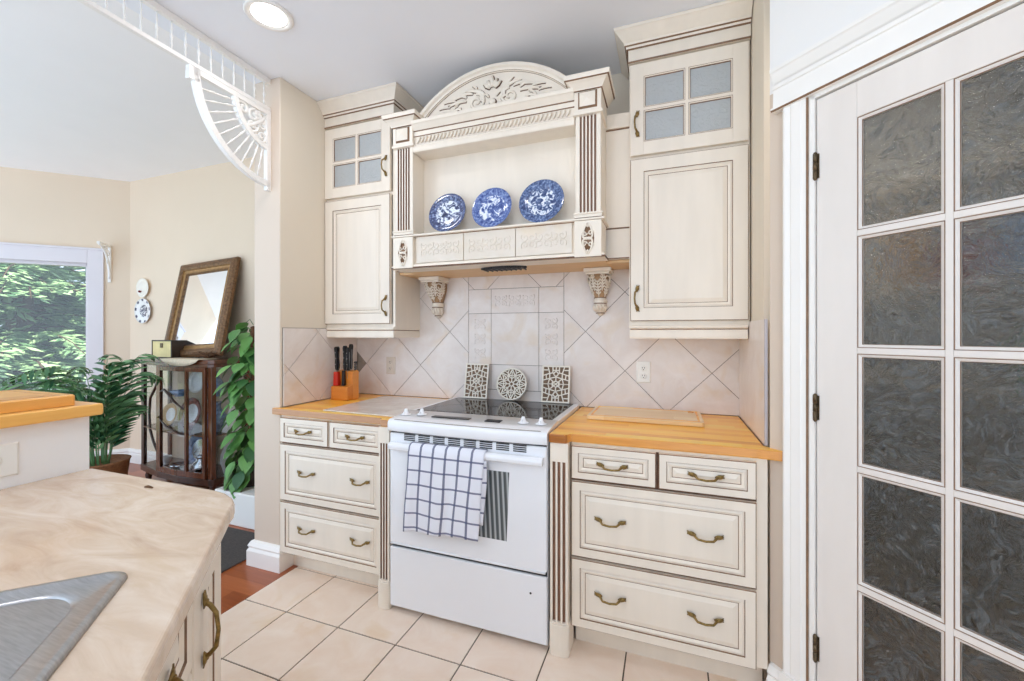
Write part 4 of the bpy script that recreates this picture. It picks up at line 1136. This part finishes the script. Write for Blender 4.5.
so = spi.build('spindle', WHITE); sme = so.data; bpy.data.objects.remove(so)
for i in range(48): place('spindle', sme, T(fp(.035+i*.0605, 2.604)), sp)

fb = thing('fan_bracket', (-2.12, 1.6, 2.16), 'white fan-shaped fretwork bracket hanging in the corner against the pillar', 'bracket')
FC = (.0, 2.592); RO = .43
def arcbar(mb, r0, r1, w, a0=0, a1=90, n=20):
    loops = []
    for i in range(n+1):
        a = R(a0+(a1-a0)*i/n); c, s = cos(a), sin(a)
        q = [fp(FC[0]+r*c, FC[1]-r*s, o) for r, o in ((r0, -w), (r1, -w), (r1, w), (r0, w))]
        loops.append(q)
    mb.loft(loops)
mb = MB(); fbar(mb, 0, RO+.02, 2.566, 2.592, .014); mb.build('top_bar', WHITE, fb, bevel=.002)
mb = MB(); fbar(mb, .0, .026, 2.592-RO-.02, 2.566, .014); mb.build('side_bar', WHITE, fb, bevel=.002)
mb = MB(); arcbar(mb, RO-.03, RO, .014, 0, 89); mb.loft([[fp(RO-.03, z, o) for o in (-.014, .014)]+[fp(RO+.02, z, o) for o in (.014, -.014)] for z in (2.53, 2.57)]); mb.build('outer_arc', WHITE, fb)
mb = MB(); arcbar(mb, .20, .225, .012); mb.build('inner_arc', WHITE, fb)
for i in range(12):
    a = R(90*(i+.5)/12); c, s = cos(a), sin(a)
    P = lambda r: Vector(fp(r*c, FC[1]-r*s))
    MB().tube([P(.22), P(.25), P(.265), P(.28), P(.32), P(.34), P(.36), P(.405)], [.004, .004, .007, .004, .0035, .0065, .004, .004], 7).build('spoke', WHITE, fb)
mb = MB()
def fscroll(cu, cz, r, d, a0, w, turns=1.3):
    pts = []; rad = []
    for i in range(23):
        t = i/22; a = a0+d*2*pi*turns*t; rr = r*(1-.8*t); pts.append(fp(cu+rr*cos(a), cz+rr*sin(a))); rad.append(w)
    mb.tube(pts, rad, 6)
for cu, cz, r, d, a0 in ((.165, 2.535, .035, 1, 0), (.10, 2.525, .04, -1, pi), (.05, 2.50, .035, 1, pi/2), (.05, 2.43, .035, -1, 0), (.11, 2.465, .035, 1, 3), (.07, 2.535, .025, -1, 2)): fscroll(cu, cz, r, d, a0, .0085)
mb.tube([fp(.02, 2.56), fp(.06, 2.51), fp(.11, 2.47), fp(.15, 2.45)], [.008, .012, .012, .006], 7); mb.build('scroll_panel', WHITE, fb)

# recessed downlights
def downlight(x, y, label):
    r = thing('recessed_light', (x, y, CZ), label, 'light', 'recessed ceiling lights')
    MB(T((x, y, CZ))).lathe([(.10, 0), (.10, -.006), (.094, -.010), (.08, -.008), (.07, .0), (.07, -.0005), (.10, 0)], n=32).build('trim_ring', WHITE, r)
    MB(T((x, y, CZ))).lathe([(.074, -.002), (.06, -.007), (.03, -.010), (.001, -.011)], n=28).build('lens', LAMPM, r)
    l = bpy.data.lights.new('bulb', 'AREA'); l.shape = 'DISK'; l.size = .17; l.energy = LAMP_E; l.color = (.97, .97, 1)
    o = bpy.data.objects.new('bulb', l); COL.objects.link(o); o.parent = r; o.matrix_parent_inverse = W[r].inverted(); o.matrix_basis = T((x, y, CZ-.02))
LAMP_E = 1.8
downlight(-1.70, 1.415, 'bright recessed ceiling light in the kitchen ceiling near the fretwork')
pb = bpy.data.lights.new('bulb', 'AREA'); pb.shape = 'DISK'; pb.size = .28; pb.energy = 16; pb.color = (1, .95, .88)  # emitter of the added pantry lamp
o = bpy.data.objects.new('bulb', pb); COL.objects.link(o); o.parent = pl_; o.matrix_parent_inverse = W[pl_].inverted(); o.matrix_basis = PM @ T((-.5, PD+.45, 2.56))
for x, y in ((-.45, 1.0), (-1.70, -.2), (-.3, -.6)): downlight(x, y, 'recessed ceiling light behind the viewer')

# ================================================================== dining room
struct(MB().prism([(-5.27, 2.75), (-2.25, 2.75), (-2.25, 2.9), (-5.21, 2.9)], 0, 2.92).build('wall_dining', DINW))
# window wall: local x runs along it away from the corner, local y outward
WM = T((-5.27, 2.75, 0)) @ RZ(-135)       # local +x -> (-.707,-.707); local +y -> (.707,-.707) is into the room
def wl(s, d, z): return WM @ Vector((s, -d, z))
g0, g1, wz0, wz1 = .33, 2.5, .55, 2.045
mb = MB(WM); mb.box(0, g0-.02, -.14, 0, 0, 2.92); mb.box(g1+.02, 4.0, -.14, 0, 0, 2.92); mb.box(g0-.02, g1+.02, -.14, 0, 0, wz0-.02); mb.box(g0-.02, g1+.02, -.14, 0, wz1+.02, 2.92)
struct(mb.build('wall_window', DINW))
win = struct(thing('window_1', wl(1.4, 0, .5), rz=-135)); win['label'] = 'wide white dining room window looking out on spruce trees'
mb = MB(WM)
for a, b, c, d in ((g0-.125, g0, wz0-.12, wz1+.15), (g1, g1+.125, wz0-.12, wz1+.15), (g0, g1, wz1, wz1+.15), (g0, g1, wz0-.12, wz0)):
    mb.box(a, b, 0, .022, c, d)
mb.box(g0-.14, g1+.14, 0, .034, wz1+.135, wz1+.155)
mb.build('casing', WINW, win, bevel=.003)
mb = MB(WM)
for a, b, c, d in ((g0-.02, g0+.03, wz0-.02, wz1+.02), (g1-.03, g1+.02, wz0-.02, wz1+.02), (g0, g1, wz1-.03, wz1+.02), (g0, g1, wz0-.02, wz0+.03)):
    mb.box(a, b, -.09, -.03, c, d)
mb.box(g0-.02, g0-.005, -.09, 0, wz0, wz1); mb.box(g0, g1, -.09, 0, wz1+.005, wz1+.02)
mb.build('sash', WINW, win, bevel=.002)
MB(WM).box(g0+.02, g1-.02, -.062, -.058, wz0+.02, wz1-.02).build('glass_pane', CLEAR, win)
# bracket at the window's top corner
br = thing('corner_bracket', wl(.14, -.02, 2.0), 'small white openwork bracket at the top right corner of the window', 'bracket')
bs = g0-.17
mb = MB(WM); mb.box(bs-.012, bs+.012, .0, .02, 1.86, 2.235); mb.build('back_bar', WHITE, br, bevel=.002)
mb = MB(WM); mb.box(bs-.012, bs+.012, .0, .26, 2.213, 2.235); mb.build('top_bar', WHITE, br, bevel=.002)
mb = MB(WM)
arcp = [(bs, .245-.23*sin(R(90*i/10)), 2.213-.32*(1-cos(R(90*i/10)))) for i in range(11)]
mb.tube(arcp, .011, 8)
for c, r_ in (((.06, 2.15), .038), ((.05, 2.06), .026), ((.12, 2.19), .024)):
    mb.tube([(bs, c[0]+r_*(1-.7*i/18)*cos(i*.5), c[1]+r_*(1-.7*i/18)*sin(i*.5)) for i in range(19)], .006, 6)
mb.build('openwork_scroll', WHITE, br)
# plates on the wall
def wallplate(x, z, R_, mats, label):
    r = thing('wall_plate', (x, 2.73, z-R_), label, 'plate')
    mb = MB(T((x, 2.747, z))); mb.lathe([(.001, .012), (.62*R_, .012), (.7*R_, .018), (.99*R_, .026), (R_, .023), (.7*R_, .008), (.6*R_, 0), (.001, 0)], n=32, axis='Y'); mb.build('dish', mats, r)
    return r
def m_wallplate():
    t = NT('floral_wall_plate'); v = t.coord(loc=(5.02, 0, -1.565)); x, y, z = t.sep(v)
    rr = t.math('SQRT', t.math('ADD', t.math('MULTIPLY', x, x), t.math('MULTIPLY', z, z)))
    f = t.noise(v, 60, 3); an = t.math('ARCTAN2', z, x)
    dots = t.math('GREATER_THAN', t.math('SINE', t.math('MULTIPLY', an, 9)), .35)
    rim = t.math('MULTIPLY', dots, t.math('MULTIPLY', t.math('GREATER_THAN', rr, .10), t.math('LESS_THAN', rr, .122)))
    cen = t.math('MULTIPLY', t.math('LESS_THAN', rr, .062), t.math('GREATER_THAN', f, .46))
    t.base(t.mix(t.math('MAXIMUM', rim, cen), S(236,234,232), S(84,82,100))); t.set(Roughness=.2); return t.m
wallplate(-5.02, 1.80, .098, IVORY, 'cream round plate on the wall, upper of the two beside the mirror')
r = wallplate(-5.02, 1.565, .128, m_wallplate(), 'white plate with dark flowers, lower of the two on the wall')
for a in (-.03, .02): pass
MB(T((-5.06, 2.72, 1.765))).ball((0, 0, 0), .012, 8).build('painted_flower', MAROON, [o for o in COL.objects if o.name == 'wall_plate'][0])

# curio cabinet
cu = thing('curio_cabinet', (-3.9, 2.5, 0), 'dark walnut glass-fronted curio cabinet full of china against the dining room wall', 'display cabinet')
CP = [(-4.50, 2.68), (-4.50, 2.43), (-4.125, 2.35), (-3.82, 2.325), (-3.49, 2.345), (-3.45, 2.37), (-3.45, 2.68)]
def sc(P, k): c = (-3.97, 2.53); return [(c[0]+(x-c[0])*k, c[1]+(y-c[1])*k) for x, y in P]
mb = MB(); mb.prism(sc(CP, 1.015), 1.085, 1.118); mb.prism(sc(CP, .995), 1.055, 1.085); mb.build('top', WALNUT, cu, bevel=.004)
mb = MB(); mb.prism(sc(CP, 1.01), .095, .15); mb.build('plinth', WALNUTD, cu, bevel=.004)
for x, y in ((-4.44, 2.46), (-4.44, 2.63), (-3.51, 2.40), (-3.51, 2.63)):
    MB(T((x, y, 0))).lathe([(.018, 0), (.022, .02), (.028, .05), (.02, .075), (.03, .097)], n=10).build('foot', WALNUTD, cu)
MB().box(-4.49, -3.46, 2.665, 2.68, .15, 1.06).build('back_panel', plain('pale_cabinet_lining', S(196,176,152), .6), cu)
for z in (.49, .79): MB().prism(sc(CP, .97), z, z+.008).build('shelf', CLEAR if z > .6 else WALNUT, cu)
def post(x, y, w, m=WALNUT): MB().box(x-w, x+w, y-w*.8, y+w*.8, .15, 1.06).build('post', m, cu, bevel=.003)
for x, y, w in ((-4.48, 2.445, .018), (-4.48, 2.66, .018), (-4.125, 2.365, .02), (-3.475, 2.37, .024), (-3.465, 2.66, .018)): post(x, y, w, WALNUTD if x < -4.2 else WALNUT)
def vpanel(p0, p1, z0, z1, th): 
    d = (Vector(p1)-Vector(p0)).normalized(); n = Vector((-d.y, d.x))*th/2; a, b = Vector(p0), Vector(p1)
    return [tuple(a+n), tuple(b+n), tuple(b-n), tuple(a-n)]
def glass(p0, p1): MB().prism(vpanel(p0, p1, 0, 0, .004), .15, 1.06).build('glass_pane', CLEAR, cu)
glass((-4.46, 2.44), (-4.15, 2.372)); glass((-3.452, 2.40), (-3.452, 2.64)); glass((-4.483, 2.465), (-4.483, 2.64))
# door: two bowed leaves of glass in a frame
dc = MB()
DPp = [(-4.10, 2.347), (-3.82, 2.325), (-3.505, 2.343)]
for (a, b) in ((DPp[0], DPp[1]), (DPp[1], DPp[2])):
    for z0, z1 in ((.155, .20), (1.02, 1.056)): dc.prism(vpanel(a, b, 0, 0, .022), z0, z1)
for x, y, w in ((-4.085, 2.345, .018), (-3.72, 2.330, .011), (-3.52, 2.343, .016)): dc.box(x-w, x+w, y-.012, y+.012, .155, 1.056)
dd = dc.build('door', WALNUT, cu, bevel=.002)
for a, b in ((DPp[0], DPp[1]), (DPp[1], DPp[2])): MB().prism(vpanel(a, b, 0, 0, .003), .19, 1.03).build('glass_pane', CLEAR, dd)
mb = MB(); mb.tube([(-4.06, 2.333, .84), (-4.0, 2.327, .86), (-3.93, 2.322, .82), (-3.86, 2.318, .77), (-3.74, 2.318, .71)], [.006, .010, .011, .010, .006], 7)
mb.tube([(-4.06, 2.333, .60), (-3.97, 2.325, .55), (-3.86, 2.318, .52), (-3.74, 2.318, .50)], [.006, .009, .009, .006], 7); mb.build('tracery', WALNUTD, dd)
mb = MB(); mb.tube([(-4.17, 2.378, .93), (-4.22, 2.388, .86), (-4.33, 2.41, .76), (-4.36, 2.418, .62), (-4.34, 2.413, .48), (-4.27, 2.40, .38), (-4.17, 2.378, .30)], .011, 7); mb.build('tracery', WALNUTD, cu)
MB().ball((-4.08, 2.328, .62), .009, 8).build('door_knob', BRASS, dd)
# what stands in it
def lathed(name, x, y, z, prof, mat, label, cat, tilt=None, n=20):
    M = T((x, y, z)) @ (RX(tilt) if tilt is not None else I4)
    mb = MB(M); mb.lathe(prof, n=n); return tag(mb.build(name, mat), label, cat)
vase = lambda h, r: [(.001, 0), (r*.5, 0), (r*.55, h*.04), (r, h*.35), (r*.95, h*.55), (r*.45, h*.78), (r*.42, h*.88), (r*.6, h), (.001, h*.98)]
lathed('china_vase', -3.62, 2.50, .799, vase(.21, .06), BLUEC, 'blue and white vase on the curio cabinet top shelf', 'vase')
lathed('china_jug', -3.62, 2.50, .499, vase(.25, .085), BLUEC, 'tall blue and white jug on the curio cabinet middle shelf', 'jug')
dish = lambda r: [(.001, .0), (.6*r, .0), (.72*r, .006), (r, .018), (r, .021), (.72*r, .012), (.6*r, .006), (.001, .006)]
def standing(name, x, y, z, r, mats, label, cat, inner=None):
    root = thing(name, (x, y, z), label, cat)
    M = T((x, y, z+r)) @ RX(78)
    mb = MB(M); mb.lathe(dish(r), n=28, mats=[1, 1, 0, 0, 0, 0, 1, 1]); mb.build('dish', mats, root)
standing('display_plate', -3.92, 2.50, .500, .135, [PINKC, CHINA], 'rose-rimmed white plate standing on the curio middle shelf', 'plate')
standing('display_plate', -4.23, 2.52, .500, .10, [AMBER, CHINA], 'gold-rimmed plate in the left pane of the curio cabinet', 'plate')
standing('display_plate', -3.91, 2.56, .152, .15, [BLUEC, SILVER], 'large grey-blue platter at the bottom of the curio cabinet', 'platter')
standing('display_plate', -3.95, 2.58, .800, .11, [CHINA, CHINA], 'white plate standing on the curio top shelf', 'plate')
bowl = lambda h, r: [(.001, 0), (r*.5, 0), (r*.45, h*.1), (r*.85, h*.5), (r, h), (r*.96, h), (r*.8, h*.5), (.001, h*.15)]
lathed('china_bowl', -3.92, 2.40, .799, bowl(.05, .07), BLUEC, 'low blue bowl on the curio top shelf', 'bowl')
lathed('silver_teapot', -3.68, 2.42, .152, vase(.16, .075), SILVER, 'round silver pot at the bottom of the curio cabinet', 'pot')
lathed('china_bowl', -3.84, 2.42, .152, bowl(.05, .06), CHINA, 'small white bowl at the bottom of the curio cabinet', 'bowl')
lathed('china_bowl', -3.98, 2.43, .152, bowl(.055, .07), SILVER, 'silver bowl at the bottom of the curio cabinet', 'bowl')
lathed('china_cup', -4.27, 2.50, .152, bowl(.07, .045), CHINA, 'white cup low in the left pane of the curio cabinet', 'cup')
lathed('china_cup', -3.81, 2.40, .499, bowl(.05, .04), MAROON, 'dark red cup before the rose-rimmed plate in the curio', 'cup')
mb = MB(T((-3.495, 2.55, .499))); mb.loft([[(-.035, -.07, 0), (.035, -.07, 0), (.035, .07, 0), (-.035, .07, 0)], [(-.008, -.02, .2), (.008, -.02, .2), (.008, .05, .22), (-.008, .05, .22)]]); tag(mb.build('folded_napkin', CHINA, bevel=.006), 'white folded cloth seen through the curio side pane', 'napkin')
lathed('glass_vase', -3.51, 2.52, .152, vase(.28, .05), PALEB, 'pale tall vase low in the curio side pane', 'vase')

# mirror leaning on the wall, on top of the curio
mi = thing('wall_mirror', (-3.97, 2.5, 1.119), 'gilt framed mirror leaning on the wall on top of the curio cabinet', 'mirror')
MM = T((-3.935, 2.515, 1.122)) @ RX(-13) @ RY(-3.2)
def fr(w0, w1, d): return None
w, h, fw = .375, .90, .115
mb = MB(MM)
pr = [(0, 0), (0, -.03), (.02, -.045), (.05, -.05), (.066, -.042), (.07, -.03), (.085, -.026), (.1, -.03), (.115, -.014)]
loops = [[(-w+i, d, i), (w-i, d, i), (w-i, d, h-i), (-w+i, d, h-i)] for i, d in pr]
mb.loft(loops, 0, False, False, True, [0, 0, 0, 0, 1, 1, 1, 0]); mb.build('frame', [GILT, GILTL], mi)
MB(MM).box(-w+.11, w-.11, -.014, -.010, .11, h-.11).build('mirror_glass', MIRROR, mi)
MB(MM).box(-w+.005, w-.005, -.008, 0, .005, h-.005).build('backing_board', WALNUTD, mi)
# box, lace, dried bunch
bxr = thing('keepsake_box', (-4.17, 2.48, 1.119), 'cream-fronted keepsake box, its sides coloured dark as shade, on top of the curio', 'box')
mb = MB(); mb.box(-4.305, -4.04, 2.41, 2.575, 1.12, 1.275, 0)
for i, f_ in enumerate(mb.f): mb.f[i] = (f_[0], 0 if i == 2 else 1, False)  # all faces but the front dark: the side's shade put into colour
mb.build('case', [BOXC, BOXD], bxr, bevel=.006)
mb = MB()
for a, b, c, d in ((-4.307, -4.038, 1.118, 1.128), (-4.307, -4.038, 1.266, 1.277), (-4.307, -4.296, 1.12, 1.275), (-4.05, -4.038, 1.12, 1.275)): mb.box(a, b, 2.4075, 2.412, c, d)
mb.build('edge_banding', BOXD, bxr)
MB().box(-4.19, -4.155, 2.404, 2.41, 1.21, 1.25).build('clasp', HINGE, bxr, bevel=.003)
mb = MB(); V = []; Fc = []
nx, ny = 14, 8
for j in range(ny+1):
    for i in range(nx+1):
        a, b = i/nx, j/ny; x = -4.02+.47*a; yb_ = 2.315+.02*abs(sin(a*9)); y = 2.47-(2.47-yb_)*min(1, b*1.35); z = 1.121
        if b > .74: z = 1.121-(b-.74)*.22*(sin(pi*a)**.6); y = 2.316-.004
        V.append((x, y, z))
for j in range(ny):
    for i in range(nx): q = j*(nx+1)+i; Fc.append((q, q+1, q+nx+2, q+nx+1))
mb.add(V, Fc, 0, True); o = mb.build('lace_runner', LACE); s = o.modifiers.new('thick', 'SOLIDIFY'); s.thickness = .002; s.offset = 1; tag(o, 'cream lace cloth hanging over the front edge of the curio', 'cloth')
mb = MB(); rnd = random.Random(3)
for i in range(60):
    a = rnd.uniform(-1, 1); mb.tube([(-3.62+.02*a, 2.44, 1.13), (-3.66+.11*a, 2.44+rnd.uniform(-.03, .03), 1.145+rnd.uniform(0, .03)), (-3.66+.16*a+rnd.uniform(-.03, .03), 2.44+rnd.uniform(-.05, .04), 1.135+rnd.uniform(-.01, .06))], [.003, .003, .0015], 4)
tag(mb.build('dried_flower_bunch', DRIED), 'brown dried bunch lying before the mirror on the curio', 'dried flowers')

# leaves
def leafquad(mb, p, d, n, L, w, fold=.25, droop=.2):
    d = Vector(d).normalized(); n = Vector(n); n = (n-d*n.dot(d)).normalized(); s_ = d.cross(n); p = Vector(p)
    k = [(0, 0), (.18, .75), (.42, 1), (.7, .7), (1, 0)]
    V = []; 
    for t, ww in k:
        c = p+d*L*t-n*droop*L*t*t
        V += [c-s_*w*ww/2+n*fold*w*ww*.5, c, c+s_*w*ww/2+n*fold*w*ww*.5]
    Fq = []
    for i in range(4): Fq += [(3*i, 3*i+1, 3*i+4, 3*i+3), (3*i+1, 3*i+2, 3*i+5, 3*i+4)]
    mb.add(V, Fq, 0, True)
# pothos on the white plinth
struct(MB().box(-3.02, -2.26, 2.075, 2.42, 0, .231).build('plinth', WHITE, bevel=.008)).name = 'plinth'
po = thing('potted_pothos', (-2.86, 2.25, .232), 'tall leafy green plant in a dark pot on the white plinth beside the pillar', 'plant')
MB(T((-2.86, 2.25, .232))).lathe([(.001, 0), (.075, 0), (.095, .15), (.105, .17), (.1, .175), (.09, .16), (.001, .155)], n=20).build('pot', TERRA, po)
MB(T((-2.86, 2.25, .38))).lathe([(.02, 0), (.02, 1.0), (.001, 1.01)], n=10).build('moss_pole', DRIED, po)
rnd = random.Random(11); lm = MB(); st = MB()
for i in range(210):
    z = .36+1.05*(i/210)+rnd.uniform(-.03, .03); a = rnd.uniform(0, 2*pi); rr = rnd.uniform(.07, .19)*(1-.25*abs((z-.95)/.6))
    c = Vector((-2.86+rr*cos(a), 2.25+rr*sin(a)*.75, z)); d = Vector((cos(a)*.7, sin(a)*.7-.25, -.75+rnd.uniform(-.3, .3)))
    leafquad(lm, c, d, Vector((cos(a), sin(a)-.3, .6)), rnd.uniform(.09, .15), rnd.uniform(.07, .11), .2, .15)
    if i % 3 == 0: st.tube([(-2.86, 2.25, z-.02), tuple((c+Vector((-2.86, 2.25, z+.04)))/2), tuple(c)], .0025, 5)
for i in range(26):     # trailing leaves over the rim
    a = rnd.uniform(2.6, 5.2); c = Vector((-2.86+.13*cos(a), 2.25+.13*sin(a), rnd.uniform(.3, .48))); leafquad(lm, c, (cos(a)*.5, sin(a)*.5, -.8), (cos(a), sin(a), .4), .13, .09, .2, .1)
lm.build('foliage', LEAF, po); st.build('stems', LEAF, po)
# palm in a basket
PX, PY = -3.97, 1.88
pa = thing('potted_palm', (PX, PY, 0), 'bushy parlour palm in a brown basket by the window', 'plant')
MB(T((PX, PY, 0))).lathe([(.001, 0), (.12, 0), (.15, .2), (.172, .37), (.18, .385), (.168, .39), (.15, .36), (.001, .35)], n=28).build('basket', BASKET, pa)
rnd = random.Random(5)
for i in range(30):
    a = 2*pi*i/30+rnd.uniform(-.2, .2); L = rnd.uniform(.6, 1.08); el = rnd.uniform(1.15, 1.5); p = Vector((PX+.05*cos(a), PY+.05*sin(a), .34)); pts = [p.copy()]
    mb = MB(); kx = .2 if cos(a) > 0 else .62
    for k in range(14):
        e = el-1.75*(k/14)**2.2; p = p+Vector((cos(a)*cos(e)*kx, sin(a)*cos(e)*(.45 if sin(a) > 0 else .6), sin(e)))*L/14*1.1; pts.append(p.copy())
    mb.tube([tuple(q) for q in pts], [.004*(1-.7*k/14) for k in range(15)], 5)
    for k in range(3, 15):
        d = (pts[min(k+1, 14)]-pts[k-1]).normalized(); side = d.cross(Vector((0, 0, 1))).normalized(); up = side.cross(d)
        for sg in (-1, 1): leafquad(mb, pts[k], d*.7+side*sg*.8-up*.3, up, .155*(1-.4*abs(k-8)/8), .026, .2, .35)
    mb.build('frond', PALM, pa)
# rug on the dining floor
mb = MB(); mb.box(-3.75, -2.33, .2, 2.04, 0, .008); tag(mb.build('area_rug', RUGM), 'dark charcoal rug on the wood floor before the white plinth', 'rug')

# ================================================================== outside
struct(MB().prism([(-30, -20), (-9.8, -2.4), (-5.4, 2.95), (-2, 3.2), (-2, 30), (-30, 30)], -.6, -.45).build('ground', GRASS))
def spruce(x, y, h, rad, seed, label, nb=150, sub=26, qs=.20):
    r = thing('spruce_tree', (x, y, -.46), label, 'tree', 'spruce trees outside the window')
    MB().tube([(x, y, -.5), (x, y, h*.5), (x, y, h)], [.11, .08, .02], 10).build('trunk', TRUNK, r)
    rnd = random.Random(seed); mb = MB(); lf = MB()
    for b in range(nb):
        t = rnd.random()**1.2; z = -.1+t*(h-.3); L = rad*(1-t*.85)*rnd.uniform(.75, 1.05); a = rnd.uniform(0, 2*pi)
        P = [Vector((x+cos(a)*L*s, y+sin(a)*L*s, z+.25*s*L-.42*L*s*s)) for s in (0, .25, .5, .75, 1)]
        mb.tube([tuple(q) for q in P], [.03, .022, .016, .01, .004], 5)
        for k in range(sub):
            s = .1+.9*k/sub; i = min(3, int(s*4)); f_ = s*4-i; c = P[i].lerp(P[i+1], f_)
            sd = 1 if k % 2 else -1; ang = a+sd*rnd.uniform(.5, 1.2); dr = Vector((cos(ang), sin(ang), rnd.uniform(-.45, .1)))
            ln = qs*(1.25-s*.55)*rnd.uniform(.8, 1.3)
            for m_ in range(3):
                d2 = (dr+Vector((rnd.uniform(-.35, .35), rnd.uniform(-.35, .35), rnd.uniform(-.3, .25))))
                n_ = Vector((rnd.uniform(-.3, .3), rnd.uniform(-.3, .3), 1))
                d2.normalize(); s2 = d2.cross(n_).normalized(); w_ = ln*.17; q = c+d2*ln*.25*m_
                tip = q+d2*ln; mid = q+d2*ln*.5
                up_ = s2.cross(d2)*w_*.35
                lf.add([tuple(q), tuple(mid-s2*w_-up_), tuple(tip), tuple(mid+s2*w_-up_), tuple(mid+up_)], [(0, 1, 4), (1, 2, 4), (2, 3, 4), (3, 0, 4)])
    mb.build('branches', TRUNK, r); lf.build('needles', SPRUCE, r)
spruce(-9.3, 3.5, 6.5, 2.3, 21, 'big sunlit spruce tree close outside the dining room window', 260, 34)
spruce(-13.2, 6.6, 8, 2.6, 22, 'darker spruce tree further back behind the near one', 110, 22, .3)
spruce(-14.2, 3.2, 8, 2.6, 23, 'spruce tree far left beyond the near one', 110, 22, .3)

spruce(-12.0, 4.35, 7.5, 2.2, 24, 'mid-distance spruce tree directly behind the near one', 170, 26, .26)
# ================================================================== light, camera
wd = bpy.data.worlds.new('World'); SC.world = wd; wd.use_nodes = True
bg = wd.node_tree.nodes['Background']; bg.inputs[0].default_value = (.71, .865, 1.04, 1); bg.inputs[1].default_value = 1.5
sun = bpy.data.lights.new('sun', 'SUN'); sun.energy = 7; sun.angle = R(1); sun.color = (1, .95, .86)
so = bpy.data.objects.new('sun', sun); COL.objects.link(so); so.matrix_basis = Vector((-.72, .30, -.95)).to_track_quat('-Z', 'Y').to_matrix().to_4x4()
cam = bpy.data.cameras.new('camera'); co = bpy.data.objects.new('camera', cam); COL.objects.link(co)
cam.sensor_width = 36; cam.lens = 422/1024*36; cam.shift_y = -6.5/1024; cam.clip_start = .02; cam.clip_end = 200
co.location = (0, 0, 1.33); co.rotation_euler = (R(90), 0, R(20.3)); SC.camera = co
SC.view_settings.view_transform = 'Standard'; SC.view_settings.look = 'None'; SC.view_settings.gamma = 1; SC.view_settings.exposure = 0.52; SC.view_settings.use_curve_mapping = False
SC.cycles.use_denoising = True; SC.cycles.max_bounces = 10; SC.cycles.diffuse_bounces = 6; SC.cycles.transmission_bounces = 8; SC.cycles.transparent_max_bounces = 12
SC.cycles.sample_clamp_indirect = 1.8; SC.cycles.sample_clamp_direct = 6; SC.cycles.caustics_reflective = False; SC.cycles.caustics_refractive = False
